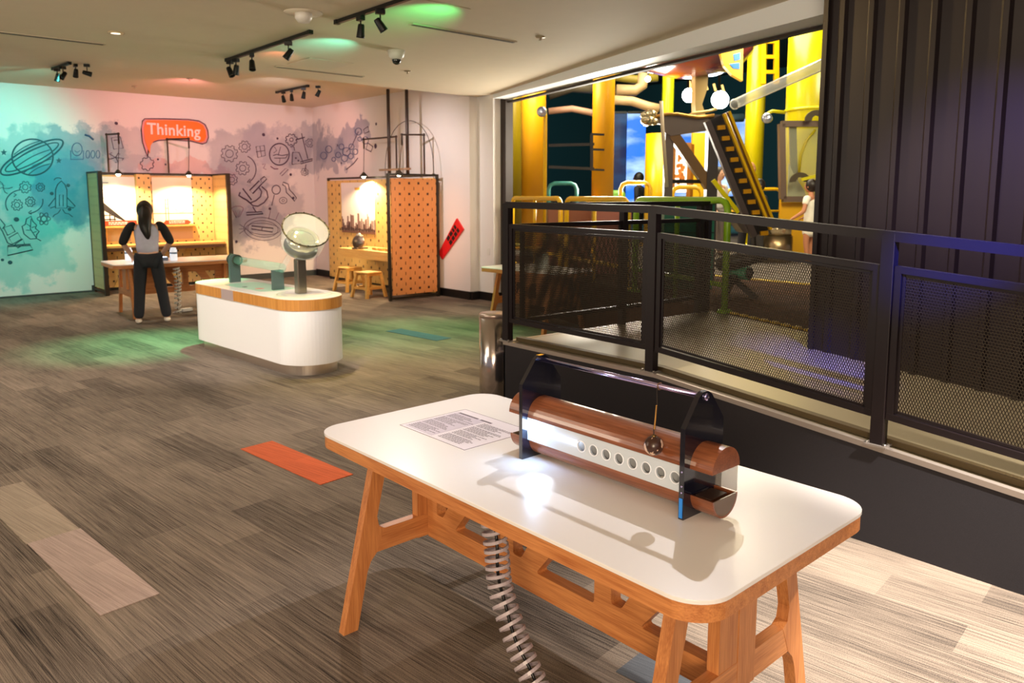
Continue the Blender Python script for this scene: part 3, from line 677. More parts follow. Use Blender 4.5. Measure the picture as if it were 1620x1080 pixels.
# ================================================================== PLATFORM FENCE
fen = mat('black_fence_steel', (27, 20, 22), .40, 0, spec=.3); mesh_m = mat('expanded_metal', (58, 50, 40), .4, .6)
def lattice(o, u, v, w, hgt, pu, pv, skew=0, tw=.0034, inset=0):
    """woven expanded metal between corner o and o + u*w + v*hgt; skew lifts v along u"""
    b = MB(); u = Vector(u); v = Vector(v); o = Vector(o); bm = b.bm; nrm = u.cross(v).normalized() * .0012
    def clip(x0, y0, dx, dy):
        t0, t1 = 0.0, 1e9
        for p, d, lo, hi in ((x0, dx, 0, w), (y0, dy, 0, hgt)):
            if abs(d) < 1e-9: continue
            a, c = (lo - p) / d, (hi - p) / d
            if a > c: a, c = c, a
            t0, t1 = max(t0, a), min(t1, c)
        return (t0, t1) if t1 > t0 else None
    ln = math.hypot(pu / 2, pv / 2); dx, dy = pu / 2 / ln, pv / 2 / ln
    for s in (1, -1):
        step = pu; k0 = -int(hgt / pv) - 2; k1 = int(w / pu) + 2
        for k in range(k0, k1 + (int(hgt / pv) + 3)):
            x0 = k * step; r = clip(x0, 0, s * dx, dy)
            if r is None: continue
            P = [(x0 + s * dx * t, dy * t) for t in r]; off = (dy * tw / 2, -s * dx * tw / 2)
            q = [o + u * (x + i * off[0]) + v * (y + i * off[1]) + Vector((0, 0, skew * x)) for (x, y) in P for i in (-1, 1)]
            A = [bm.verts.new(p + nrm) for p in q]; B = [bm.verts.new(p - nrm) for p in q]
            bm.faces.new((A[0], A[1], A[3], A[2])); bm.faces.new((B[1], B[0], B[2], B[3]))
    return b
def fence():
    t = thing('platform_fence', 'black steel fence with three mesh panels along the raised platform and ramp', 'fence', (3.9, 2.9, 0))
    X = 3.9
    def dz(y): return deckz(y)
    def topz(y): return 1.73 - (4.445 - y) * .0105 if y >= 3.03 else 1.715 - (3.03 - y) * .0765
    secs = [(4.46, 3.05), (3.05, 1.60), (1.60, .12), (.12, -1.4)]
    for y in (4.46, 3.05, 1.60, .12):
        p = wb(MB().box((X - .028, y - .033, dz(y) - .0), (X + .028, y + .033, topz(y) - .01), .003), 'post', fen, t)
        wb(MB().box((X - .045, y - .055, dz(y) - .002), (X + .05, y + .055, dz(y) + .008)), 'base_plate', mat('galvanised', (160, 152, 146), .4, .6), p)
        for dy in (-.045, .045): wb(MB().cyl((X - .03, y + dy, dz(y) + .008), (X - .03, y + dy, dz(y) + .018), .008, 8), 'anchor_bolt', steel_b, p)
    for i, (a, b2) in enumerate(secs):
        wb(MB().bar((X, a, topz(a) - .024), (X, b2, topz(b2) - .024), .055, .048), 'top_rail', fen, t)
        za, zb = topz(a) - .185, topz(b2) - .185; ba, bb_ = (.818 if a > 3 else dz(a) + .16), (.806 if a > 3.1 else dz(b2) + .16)
        if i == 1: ba = .806
        ya, yb = a - .036, b2 + .036
        fr = MB()
        for w_, off in ((.034, 0),):
            fr.bar((X, ya, za), (X, yb, zb), .036, .034).bar((X, ya, ba), (X, yb, bb_), .036, .034)
            fr.bar((X, ya - .016, za), (X, ya - .016, ba), .034, .032, up=(0, 1, 0)).bar((X, yb + .016, zb), (X, yb + .016, bb_), .034, .032, up=(0, 1, 0))
        fp = wb(fr, 'panel_frame', fen, t)
        wb(MB().bar((X, ya - .045, za - .026), (X, yb + .045, zb - .026), .010, .014).bar((X, ya - .045, ba + .026), (X, yb + .045, bb_ + .026), .010, .014).bar((X, ya - .042, za - .02), (X, ya - .042, ba + .02), .010, .014, up=(0, 1, 0)).bar((X, yb + .042, zb - .02), (X, yb + .042, bb_ + .02), .010, .014, up=(0, 1, 0)), 'mesh_clamp', fen, fp)
        w_ = ya - yb - .08; sk = (bb_ - ba) / (ya - yb)
        h_ = za - ba - .05
        me = wb(lattice((X, ya - .04, ba + .025), (0, -1, 0), (0, 0, 1), w_, h_, .0135, .0285, sk), 'wire_mesh', mesh_m, fp)
    return t
steel_b = mat('bolt_steel', (170, 165, 160), .3, .9)
fence()
def end_fence():
    t = thing('platform_end_fence', 'black steel fence across the far end of the raised platform by the green rail', 'fence', (5.2, 4.38, 0))
    P = [(4.0, 4.44), (5.17, 4.38), (6.36, 4.33)]
    for i, (x, y) in enumerate(P[1:] + [(6.24, 4.335)]):
        wb(MB().box((x - .028, y - .028, .648), (x + .028, y + .028, 1.70), .003), 'post', fen, t)
    for (a, b2) in zip(P, P[1:]):
        wb(MB().bar((*a, 1.70), (*b2, 1.70), .05, .045), 'top_rail', fen, t)
        fr = MB().bar((*a, 1.545), (*b2, 1.545), .034, .034).bar((*a, .80), (*b2, .80), .034, .034).bar((a[0] + .035, a[1], .79), (a[0] + .035, a[1], 1.55), .03, .03).bar((b2[0] - .035, b2[1], .79), (b2[0] - .035, b2[1], 1.55), .03, .03)
        f_ = wb(fr, 'panel_frame', fen, t)
        d = Vector((b2[0] - a[0], b2[1] - a[1], 0)); w_ = d.length - .10; d.normalize()
        wb(lattice(Vector((*a, .82)) + d * .05, d, (0, 0, 1), w_, .71, .0135, .0285), 'wire_mesh', mesh_m, f_)
end_fence()

# ================================================================== STEEL BIN
def steel_bin():
    t = thing('steel_bin', 'tall polished steel cylinder bin beside the end of the platform', 'bin', (4.2, 4.98, 0)); r = .127
    st = mat('brushed_steel', (206, 198, 196), .16, 1)
    MB().lathe([(r - .004, .0), (r - .002, .02), (r, .022), (r, .745)], (0, 0, 0), 48).build('body', st, t)
    MB().lathe([(r - .004, .745), (r - .004, .752), (r + .001, .754), (r + .001, .772), (r - .006, .780), (.001, .781)], (0, 0, 0), 48).build('lid', mat('satin_lid', (190, 170, 160), .3, .8), t)
steel_bin()

# ================================================================== FAR TABLE BEHIND THE FENCE
dk_oak = [wood('aged_oak_%d' % i, (128, 92, 54), (176, 134, 88), i) for i in range(3)]
demo_table('oak demo table with a pale green lit top beyond the end of the platform', (7.12, 7.52, 0), R(4), 'white topped oak demo tables', full=False, hx=.42, hy=.74)
glassm = mat('clear_glassware', (210, 220, 220), .06, spec=.8, alpha=.35)
for i, (dx, dy, h_) in enumerate(((-.12, -.25, .20), (.02, -.22, .26), (.12, -.05, .18))):
    t = thing('glass_jar', ['short clear glass jar, leftmost on the table beyond the fence', 'tall clear glass jar, middle of three on the table beyond the fence', 'small clear glass jar, rightmost on the table beyond the fence'][i], 'jar', (7.12 + dx - .1, 7.52 + dy, .80), group='glass jars on the far table')
    MB().lathe([(.04, 0), (.055, .01), (.058, h_ * .7), (.03, h_ * .85), (.03, h_)], (0, 0, 0), 20).build('glass_body', glassm, t)
    MB().lathe([(.033, h_), (.036, h_ + .002), (.036, h_ + .02), (.001, h_ + .022)], (0, 0, 0), 16).build('lid', mat('grey_lid', (120, 124, 120), .4), t)

# ================================================================== WHITE COUNTER WITH WATER EXHIBIT
def stadium(x0, x1, y0, y1, n=28, ins=0):
    x0 += ins; x1 -= ins; y0 += ins; y1 -= ins; r = (x1 - x0) / 2; cx = (x0 + x1) / 2
    return [(cx + r * math.cos(PI * k / n), y1 - r + r * math.sin(PI * k / n)) for k in range(n + 1)] + [(cx - r * math.cos(PI * k / n), y0 + r - r * math.sin(PI * k / n)) for k in range(n + 1)]
def counter():
    t = thing('white_counter', 'white rounded counter with an oak band and steel plinth, mid room', 'counter', (3.5165, 8.092, 0), .068)
    hx, hy = .3455, 1.247
    def slab(z0, z1, ins): b = MB(); b.poly([(x, y, z0) for x, y in stadium(-hx, hx, -hy, hy, 28, ins)], z1 - z0, (0, 0, 1)); return b
    wp = mat('white_counter_paint', (240, 238, 238), .35); ob = wood('oak_band', (176, 112, 44), (222, 158, 80), 2, .4, .25)
    slab(.112, .655, .008).build('body', wp, t); slab(.656, .765, 0).build('oak_band', ob, t)
    o = slab(.766, .772, .002).build('countertop', mat('counter_white_top', (240, 238, 226), .2), t)
    st = mat('brushed_plinth', (228, 216, 206), .3, 1)
    slab(0, .111, .062).build('plinth', st, t)
    # the grey plate inlaid in the band on the long side facing the visitors
    MB().box((-hx - .003, .02, .658), (-hx + .004, .30, .764)).build('inlay_plate', mat('grey_band_inlay', (170, 152, 150), .4), t)
    q = MB(); q.poly([(.03 + .27 * math.cos(2 * PI * k / 40), -.80 + .30 * math.sin(2 * PI * k / 40), .7725) for k in range(40)], .0006, (0, 0, 1), holes=[[(.03 + .262 * math.cos(2 * PI * k / 40), -.80 + .292 * math.sin(2 * PI * k / 40), .7725) for k in range(40)]])
    q.build('printed_ring', mat('grey_print', (150, 150, 132), .5), t)
    q = MB(); q.poly([(x, y, .7724) for x, y in rrect(-.20, -.35, .22, .62, .08)], .0005, (0, 0, 1)); q.build('printed_field', mat('green_print', (170, 214, 186), .3), t)
    MB().lathe([(.03, 0), (.03, .001), (.001, .001)], (-.12, .20, .7728), 20).build('cable_hole', mat('hole_black', (10, 12, 12), .5), t)
    MB().lathe([(.05, 0), (.05, .0006), (.001, .0006)], (-.08, -.06, .7729), 20).build('printed_spot', mat('pink_print', (232, 150, 132), .4), t)
    return t
counter()
def drum():
    # grey stands, clear tube and tilted steel lined clear drum
    glass = mat('clear_acrylic', (236, 242, 236), .03, spec=.9, alpha=.22); teal = mat('tinted_acrylic', (150, 228, 200), .05, spec=.9, alpha=.28)
    slate = mat('slate_block', (74, 92, 88), .5); chrome = mat('polished_bowl', (222, 216, 176), .08, 1); pst = mat('brushed_post', (150, 138, 124), .25, .9)
    t = thing('whirl_exhibit', 'tilted clear drum with a steel bowl and a clear tube on the white counter', 'exhibit', (3.55, 7.9, .7725))
    b1 = onZ(372, 446, .7725); b2 = onZ(440, 458, .7725); b3 = onZ(476, 464, .7725)
    for b, zt, rad, lb in ((b1, 1.10, .075, 0), (b2, .985, 0, 1)):
        q = MB(); w = .062
        if rad: 
            prf = [(-w, .7725), (w, .7725), (w, zt - w)] + [(w * math.cos(PI * k / 14), zt - w + w * math.sin(PI * k / 14)) for k in range(15)] + [(-w, zt - w)]
        else: prf = [(-w, .7725), (w, .7725), (w, zt), (-w, zt)]
        wb(q.poly([(b.x + x, b.y - .02, z) for x, z in prf], .045, (0, 1, 0)), 'stand_block', slate, t)
    wb(MB().box((b3.x - .05, b3.y - .045, .7725), (b3.x + .05, b3.y + .045, 1.13), .01), 'post', pst, t)
    # tube from the left stand to the drum
    a = Vector((b1.x, b1.y + .07, 1.035)); c = Vector((b2.x, b2.y - .12, 1.015))
    tb = wb(MB().tube([a, c], .048, 24), 'clear_tube', teal, t)
    for p in (a, a + (c - a) * .12): wb(MB().tube([p + Vector((.055 * math.cos(2 * PI * k / 24), 0, .055 * math.sin(2 * PI * k / 24))) for k in range(24)], .010, 8, closed=True), 'tube_collar', mat('dark_collar', (60, 66, 56), .3, .5), tb)
    # drum axis leans toward the room
    ctop = Vector(onD(484, 363, b3.dot(FW) - .06))
    ax = (RT * .38 - FW * .56 + Vector((0, 0, .70))).normalized()
    R0 = .236; bc = ctop - ax * .19
    wb(MB().tube([c - Vector((0, 0, 0)), bc - ax * .02 - RT * .05], .030, 20), 'inlet_pipe', glass, t)
    dr = wb(MB().lathe([(R0 * .80, -.06), (R0 * .90, -.04), (R0, .19)], bc, 48, axis=ax), 'clear_drum', glass, t)
    rim = wb(MB().tube([bc + ax * .19 + (Vector(ax).to_track_quat('Z', 'Y') @ Vector((R0 * math.cos(2 * PI * k / 48), R0 * math.sin(2 * PI * k / 48), 0))) for k in range(48)], .008, 10, closed=True), 'drum_rim', mat('dark_rim', (92, 82, 60), .3, .6), dr)
    for k in range(18):
        p = bc + ax * .19 + (Vector(ax).to_track_quat('Z', 'Y') @ Vector((R0 * math.cos(2 * PI * k / 18), R0 * math.sin(2 * PI * k / 18), .009)))
        wb(MB().ball(p, .008, 8), 'rim_bolt', mat('rim_bolt', (40, 38, 30), .3, .8), rim)
    wb(MB().lathe([(.001, -.02), (.13, -.02), (.16, .0), (.165, .06), (.13, .085), (.08, .10), (.001, .105)], bc, 40, axis=ax), 'steel_bowl', chrome, t)
    wb(MB().lathe([(.001, -.085), (.165, -.085), (.175, -.075), (.175, -.06), (.001, -.055)], bc, 40, axis=ax), 'drum_base', mat('dark_base', (60, 62, 40), .2, .8), t)
    wb(MB().bar(b3 + Vector((0, 0, .33)), bc - ax * .085, .07, .06), 'bracket', pst, t)
drum()

# ================================================================== TABLE BEHIND THE COUNTER, ITS VISITOR AND BOTTLES
demo_table('white topped oak demo table where the woman stands in front of the left booth', (3.93, 12.22, 0), R(-92.5), 'white topped oak demo tables', full=False)
bot_m = mat('white_bottle', (240, 246, 255), .3, emit=.5); bnd = mat('blue_grey_band', (110, 130, 160), .4)
for i, (px, lb) in enumerate(((204, 'white lit bottle at the left hand of the woman'), (275, 'white lit bottle at the right hand of the woman'))):
    p = onZ(px, 411.5, .80); t = thing('bottle', lb, 'bottle', p, group='white bottles by the woman')
    MB().lathe([(.05, 0), (.052, .01), (.052, .15), (.04, .17), (.04, .19), (.001, .195)], (0, 0, 0), 24).build('bottle_body', bot_m, t)
    MB().lathe([(.0535, .10), (.0535, .125)], (0, 0, 0), 24).build('label_band', bnd, t)
p = onZ(254, 412, .80); t = thing('light_box', 'small glowing white unit on the table beside the woman', 'light box', p, R(-5))
MB().box((-.10, -.06, 0), (.10, .06, .05), .008).build('case', mat('grey_case', (120, 130, 150), .4), t); MB().box((-.085, -.05, .05), (.085, .05, .056)).build('lit_panel', mat('lit_panel', (220, 235, 255), .3, emit=3), t)
light('POINT', 'bottle_glow', tuple(onZ(212, 410, .80) + Vector((0, 0, .12))), 3, (.6, .8, 1), size=.05)
q_ = onZ(283, 500, 0)
sleeve('pale spiral cable sleeve under the table where the woman stands', [(q_.x, q_.y, .72), (q_.x + .01, q_.y, .5), (q_.x, q_.y, .3), (q_.x - .01, q_.y, .05)], .045, 12, (q_.x, q_.y, 0), .02, .003, mat('pale_plastic', (200, 196, 186), .4))
q_ = onZ(295, 492, 0); t = thing('power_block', 'small white plug block on the floor under the table by the woman', 'plug', (q_.x, q_.y, 0), R(20))
MB().box((-.09, -.04, 0), (.09, .04, .05), .01).build('block', wpl, t); MB().tube([(-.09, 0, .02), (-.16, .02, .012), (-.24, 0, .010)], .008, 8).build('lead', wpl, t)

# ================================================================== PEOPLE
def skin_mesh(verts, edges, radii, root=0, sub=2):
    me = bpy.data.meshes.new('tmp'); me.from_pydata(verts, edges, []); o = bpy.data.objects.new('tmp', me); COL.objects.link(o)
    sk = o.modifiers.new('s', 'SKIN'); sk.use_smooth_shade = True
    for i, v in enumerate(me.skin_vertices[0].data):
        r = radii[i]; v.radius = (r, r) if not isinstance(r, tuple) else r; v.use_root = (i == root)
    ss = o.modifiers.new('u', 'SUBSURF'); ss.levels = ss.render_levels = sub
    dg = bpy.context.evaluated_depsgraph_get(); dg.update(); ev = o.evaluated_get(dg); m2 = bpy.data.meshes.new_from_object(ev)
    b = MB(); b.bm.from_mesh(m2); bpy.data.objects.remove(o); bpy.data.meshes.remove(m2); bpy.data.meshes.remove(me)
    for f in b.bm.faces: f.smooth = True
    return b
def person(label, loc, rz, H, J, skin, top, legs, shoe, hair, hair_len=0, bald=False, sleeve=.5, top2=None, skirt=0, vest=None, bun=False, hpath=None):
    """figure facing local +Y; J holds joints as fractions of height"""
    t = thing('person', label, 'person', loc, rz)
    S = lambda p: Vector(p) * H
    j = dict(pel=(0, 0, .52), sp=(0, .0, .62), ch=(0, .0, .73), nk=(0, 0, .825), hd=(0, .015, .925),
             shL=(-.105, 0, .795), shR=(.105, 0, .795), elL=(-.135, -.02, .62), elR=(.135, -.02, .62), wrL=(-.13, .07, .49), wrR=(.13, .07, .49),
             hpL=(-.052, 0, .50), hpR=(.052, 0, .50), knL=(-.06, .01, .27), knR=(.06, .01, .27), anL=(-.065, -.015, .045), anR=(.065, -.015, .045))
    j.update(J)
    V, E, Rr = [], [], []; idx = {}
    def add(n, p, r, par=None):
        V.append(tuple(S(p))); Rr.append(r * H if not isinstance(r, tuple) else (r[0] * H, r[1] * H)); idx[n] = len(V) - 1
        if par: E.append((idx[par], idx[n]))
    def lerp(a, b, f): return tuple(a[i] * (1 - f) + b[i] * f for i in range(3))
    add('pel', j['pel'], (.066, .046)); add('sp', j['sp'], (.052, .038), 'pel'); add('ch', j['ch'], (.062, .042), 'sp'); add('nb', lerp(j['ch'], j['nk'], .7), (.05, .045), 'ch')
    add('nk', j['nk'], .031, 'nb'); add('hb', lerp(j['nk'], j['hd'], .5), .034, 'nk')
    for s in 'LR':
        sx = -1 if s == 'L' else 1
        add('sh' + s, j['sh' + s], .030, 'ch'); add('el' + s, j['el' + s], .026, 'sh' + s); add('wr' + s, j['wr' + s], .017, 'el' + s)
        d = (Vector(j['wr' + s]) - Vector(j['el' + s])).normalized(); side = Vector((sx, 0, 0)) - d * d.x * sx; side.normalize(); nrm = d.cross(side)
        pm = Vector(j['wr' + s]) + d * .028; add('pa' + s, tuple(pm), (.020, .012), 'wr' + s)
        for k in range(4):
            o_ = side * (-.015 + .010 * k); L_ = (.038, .045, .042, .032)[k]
            b0 = pm + o_ + d * .022; add('f%d' % k + s, tuple(b0), .0052, 'pa' + s); add('g%d' % k + s, tuple(b0 + d * L_ * .55 - Vector((0, 0, .006))), .0048, 'f%d' % k + s); add('h%d' % k + s, tuple(b0 + d * L_ * .9 - Vector((0, 0, .016))), .0042, 'g%d' % k + s)
        tb = pm - side * .020 + d * -.004; add('t0' + s, tuple(tb), .006, 'pa' + s); add('t1' + s, tuple(tb - side * .012 + d * .025), .005, 't0' + s)
        add('hp' + s, j['hp' + s], .052, 'pel'); add('kn' + s, j['kn' + s], .034, 'hp' + s); add('an' + s, j['an' + s], .021, 'kn' + s); add('ft' + s, tuple(Vector(j['an' + s]) + Vector((sx * .008, .062, -.025))), (.022, .014), 'an' + s)
    b = skin_mesh(V, E, Rr)
    hd = S(j['hd']); hs = .068 * H
    b.ball(hd, hs, 24, (.80, .98, 1.12)); b.ball(hd + Vector((0, hs * .98, -hs * .12)), hs * .16, 10, (.8, 1, 1.3))
    for sx in (-1, 1): b.ball(hd + Vector((sx * hs * .80, 0, -hs * .05)), hs * .2, 10, (.45, .9, 1.3))
    b.build('body', mat('skin_%s' % label[:12], skin, .55), t)
    ey = MB()
    for sx in (-1, 1):
        e = MB().ball(hd + Vector((sx * hs * .3, hs * .86, hs * .05)), hs * .09, 10); e.build('eye', mat('eye_dark', (30, 20, 18), .2), t)
    MB().ball(hd + Vector((0, hs * .88, -hs * .48)), hs * .16, 10, (1.3, .4, .35)).build('mouth', mat('lips', (150, 80, 74), .5), t)
    # shirt
    def dress(names, pairs, infl, m, nm):
        ii = {}; vv, rr, ee = [], [], []
        for n, p, r in names: ii[n] = len(vv); vv.append(tuple(S(p))); rr.append((r[0] * H, r[1] * H) if isinstance(r, tuple) else r * H)
        for a, c in pairs: ee.append((ii[a], ii[c]))
        return skin_mesh(vv, ee, rr).build(nm, m, t)
    low = lerp(j['pel'], j['sp'], .0)
    nm = [('pel', low, (.096, .074)), ('sp', j['sp'], (.086, .066)), ('ch', j['ch'], (.108, .074)), ('nb', lerp(j['ch'], j['nk'], .62), (.080, .06))]
    pr = [('pel', 'sp'), ('sp', 'ch'), ('ch', 'nb')]
    if skirt: nm += [('hem', tuple(Vector(j['pel']) - Vector((0, 0, skirt))), (.115, .09))]; pr += [('pel', 'hem')]
    dm = dress(nm, pr, 0, mat('top_' + label[:14], top, .8, var=.12, vscale=20), 'shirt')
    for s in 'LR':
        e = lerp(j['sh' + s], j['el' + s], min(1, sleeve * 1.0)); n2 = [('ch', lerp(j['ch'], j['sh' + s], .6), .05), ('sh', j['sh' + s], .045), ('e', e, .038)]; p2 = [('ch', 'sh'), ('sh', 'e')]
        if sleeve > 1: n2 += [('w', lerp(j['el' + s], j['wr' + s], sleeve - 1), .030)]; p2 += [('e', 'w')]
        dress(n2, p2, 0, mat('sleeve_' + label[:14], top2 or top, .8), 'sleeve')
    if legs:
        n3 = [('pel', j['pel'], (.090, .066))]; p3 = []
        for s in 'LR':
            n3 += [('h' + s, j['hp' + s], .062), ('k' + s, j['kn' + s], .046), ('a' + s, tuple(Vector(j['an' + s]) + Vector((0, 0, -.012))), .042)]; p3 += [('pel', 'h' + s), ('h' + s, 'k' + s), ('k' + s, 'a' + s)]
        dress(n3, p3, 0, mat('trouser_' + label[:14], legs, .85), 'trousers')
    for s in 'LR':
        a = S(j['an' + s]); q = MB(); q.ball(Vector((a.x, a.y + .03 * H, .022 * H)), .03 * H, 14, (.85, 2.0, .72)); q.build('shoe', mat('shoe_' + label[:12], shoe, .5), t)
    hm = mat('hair_' + label[:12], hair, .45, spec=.4)
    if not bald:
        q = MB(); q.ball(hd + Vector((0, -hs * .16, hs * .12)), hs * 1.06, 24, (.86, .98, 1.10))
        if hair_len:
            n = 10; base = hd + Vector((0, -hs * .55, 0)); 
            q.tube([base + Vector((.012 * math.sin(k), -.10 * hs * k * .6 / 3, -hair_len * H * k / n)) for k in range(n + 1)], [hs * (.84 - .062 * k) for k in range(n + 1)], 14)
        if hpath: q.tube([S(a) for a, r in hpath], [r * H for a, r in hpath], 16)
        if bun: q.ball(hd + Vector((0, -hs * 1.15, -hs * .05)), hs * .45, 12); q.tube([hd + Vector((0, -hs * 1.1, -hs * k * .3)) for k in range(6)], [hs * .4, hs * .36, hs * .34, hs * .3, hs * .22, hs * .08], 10)
        q.build('hair', hm, t)
    return t
wf = onZ(240, 511, 0)
wp_ = person('woman in pale grey top with black sleeves and long dark hair at the table', (wf.x + .02, wf.y + .05, 0), R(-14), 1.74,
       dict(pel=(0, 0, .53), sp=(0, .035, .63), ch=(0, .10, .735), nk=(0, .165, .815), hd=(0, .205, .895), shL=(-.115, .11, .785), shR=(.115, .11, .785), elL=(-.175, .10, .645), elR=(.175, .10, .645),
            wrL=(-.115, .255, .530), wrR=(.115, .255, .530), hpL=(-.055, 0, .51), hpR=(.055, 0, .51), knL=(-.075, .01, .27), knR=(.085, .01, .27), anL=(-.095, -.02, .045), anR=(.115, -.02, .045)),
       (224, 176, 150), (188, 186, 206), (30, 32, 40), (236, 226, 210), (26, 22, 20), hpath=[((0, .175, .925), .040), ((0, .145, .885), .048), ((-.004, .085, .845), .052), ((-.01, .035, .80), .048), ((-.006, .010, .75), .038), ((.004, .0, .70), .024), ((.006, .0, .665), .006)], sleeve=1.05, top2=(14, 14, 18))

# ================================================================== LEFT BOOTH
frame_m = mat('dark_booth_frame', (58, 50, 42), .4, .6); peg = pegboard('peg_plywood_x', (236, 196, 124), 0, 2); peg_y = pegboard('peg_plywood_y', (238, 204, 136), 1, 2, .085, .15, small=True, slots=False, c2=(150, 110, 50))
peg_out = pegboard('peg_plywood_outer', (206, 200, 140), 1, 2, .105, .16, small=True, slots=False, c2=(110, 100, 60))
def pframe(t, pts, r=.022, name='frame'):
    b = MB()
    for a, c in pts: b.bar(a, c, r * 2, r * 2)
    return wb(b, name, frame_m, t)
LX0, LX1, LY0, LY1, LH = 3.60, 5.86, 14.95, 15.74, 2.20
def left_booth():
    t = thing('exhibit_booth', 'pegboard booth with lit back posters and a yellow shelf behind the woman', 'booth', (4.7, 15.3, 0), group='pegboard booths')
    ws = wood('warm_ply', (214, 166, 84), (238, 196, 118), 0)
    a = wb(MB().box((LX0 - .012, LY0 + .03, .10), (LX0 + .012, LY1, LH - .02)), 'side_panel', peg_out, t); a['label'] = 'left side panel, outer face pale green in the light'
    wb(MB().box((LX1 - .012, LY0 + .03, .06), (LX1 + .012, LY1, LH - .02)), 'side_panel', peg_y, t)
    wb(MB().box((LX0 + .02, LY1 - .03, .06), (LX1 - .02, LY1, LH - .05)), 'back_panel', peg, t)
    for x in (LX0, LX1):
        wb(MB().box((x - .035, LY0 - .03, 0), (x + .035, LY0 + .03, LH)), 'post', frame_m, t)
        wb(MB().box((x - .02, LY1 - .02, 0), (x + .02, LY1 + .02, LH)), 'post', frame_m, t)
        for z_ in (LH - .03, .045): wb(MB().box((x - .02, LY0, z_), (x + .02, LY1, z_ + .03)), 'side_rail', frame_m, t)
    wb(MB().box((LX0, LY1 - .02, LH - .03), (LX1, LY1 + .02, LH)), 'top_rail', frame_m, t)
    wb(MB().box((4.38, LY1 - .16, .80), (4.62, LY1 - .03, LH - .03)), 'centre_strip', peg, t)
    wb(MB().box((LX0 + .03, LY1 - .60, .83), (LX1 - .03, LY1 - .03, .87)), 'shelf', ws, t)
    wb(MB().box((LX0 + .05, LY1 - .60, .77), (LX1 - .05, LY1 - .57, .83)), 'shelf_edge', wood('dark_edge', (70, 46, 28), (96, 66, 40), 0), t)
    for x0, x1 in ((LX0 + .25, 4.25), (4.75, LX1 - .45)):
        wb(MB().box((x0, LY1 - .034, .92), (x1, LY1 - .030, 1.16)), 'grey_inset', mat('booth_inset', (176, 150, 120), .6), t)
    wb(MB().box((LX0 + .03, LY1 - .20, 1.18), (LX1 - .40, LY1 - .03, 1.21)), 'ledge', ws, t)
    for x in (3.9, 4.9): 
        b = MB(); b.poly([(x + dx, LY1 - .05, z) for dx, z in ((0, .06), (.12, .06), (.5, .76), (.38, .76))], .03, (0, 1, 0)); wb(b, 'brace', ws, t)
left_booth()
post_w = mat('poster_white', (240, 234, 228), .4); red_p = mat('poster_red', (214, 72, 40), .4); ink_b = mat('poster_black', (40, 34, 34), .5)
def poster_bridge():
    y = LY1 - .045
    t = thing('bridge_poster', 'white poster with a dark bridge on the left side of the left booth', 'poster', (3.97, y, 1.2))
    wb(MB().box((3.66, y, 1.20), (4.38, y + .006, 2.12)), 'sheet', post_w, t); f = y - .002
    q = MB().poly([(3.66, f, 1.80), (3.66, f, 1.60), (4.02, f, 1.36), (4.14, f, 1.30), (4.18, f, 1.30)], .0018, (0, 1, 0)); wb(q, 'bridge_deck', ink_b, t)
    q = MB()
    for x in (3.80, 3.90, 3.98): q.box((x, f - .001, 1.30), (x + .018, f + .0015, 1.52 - (x - 3.8) * .6))
    q.box((3.78, f - .001, 1.32), (4.02, f + .0015, 1.34)); q.box((3.8, f - .001, 1.40), (3.98, f + .0015, 1.415)); wb(q, 'bridge_tower', ink_b, t)
    q = MB()
    for i in range(5): q.box((3.78, f - .001, 2.0 - i * .07), (3.78 + (.14, .10, .16, .08, .1)[i], f + .0015, 2.015 - i * .07))
    wb(q, 'caption', mat('caption_violet', (150, 120, 150), .6), t)
    t2 = thing('red_caption_strip', 'red caption strip on the ledge at the left of the left booth', 'caption', (3.95, LY1 - .16, 1.2), group='red captions in the left booth')
    wb(MB().box((3.66, LY1 - .17, 1.212), (4.34, LY1 - .16, 1.31)), 'strip', red_p, t2)
    q = MB(); rnd = random.Random(5)
    for z in (1.275, 1.245):
        x = 3.85
        while x < 4.15: w = rnd.uniform(.02, .05); q.box((x, LY1 - .1715, z - .008), (x + w, LY1 - .1702, z + .008)); x += w + .012
    wb(q, 'lettering', post_w, t2)
    t = thing('red_bridge_poster', 'pale poster with a thin red suspension bridge in the left booth', 'poster', (5.0, y, 1.2))
    wb(MB().box((4.68, y, 1.22), (5.42, y + .006, 2.12)), 'sheet', mat('poster_cream', (246, 234, 206), .4), t)
    q = MB()
    for x in (4.90,): 
        q.box((x, f - .001, 1.30), (x + .014, f + .0015, 1.72)).box((x + .05, f - .001, 1.30), (x + .064, f + .0015, 1.72))
        for z in (1.42, 1.52, 1.60, 1.68): q.box((x, f - .001, z), (x + .064, f + .0015, z + .012))
    q.box((4.68, f - .001, 1.42), (5.42, f + .0015, 1.435)); wb(q, 'bridge_drawing', mat('thin_red', (226, 110, 70), .5), t)
    q = MB(); 
    for k in range(16):
        a, b2 = k / 16, (k + 1) / 16; g = lambda s: 1.70 - 1.0 * s * (1 - s) * 1.0
        q.bar((4.97 + a * .45, f, g(a)), (4.97 + b2 * .45, f, g(b2)), .003, .006)
    wb(q, 'bridge_cable', mat('thin_red', (226, 110, 70), .5), t)
    t2 = thing('red_caption_strip', 'red caption strip under the red bridge poster in the left booth', 'caption', (5.1, LY1 - .16, 1.2), group='red captions in the left booth')
    wb(MB().poly([(x, LY1 - .17, z) for x, z in ((4.82, 1.25), (4.86, 1.30), (5.28, 1.30), (5.34, 1.255), (5.28, 1.212), (4.86, 1.212))], .01, (0, 1, 0)), 'strip', red_p, t2)
    q = MB()
    for z in (1.275, 1.245):
        x = 4.92
        while x < 5.22: w = rnd.uniform(.02, .05); q.box((x, LY1 - .1715, z - .007), (x + w, LY1 - .1702, z + .007)); x += w + .012
    wb(q, 'lettering', post_w, t2)
poster_bridge()
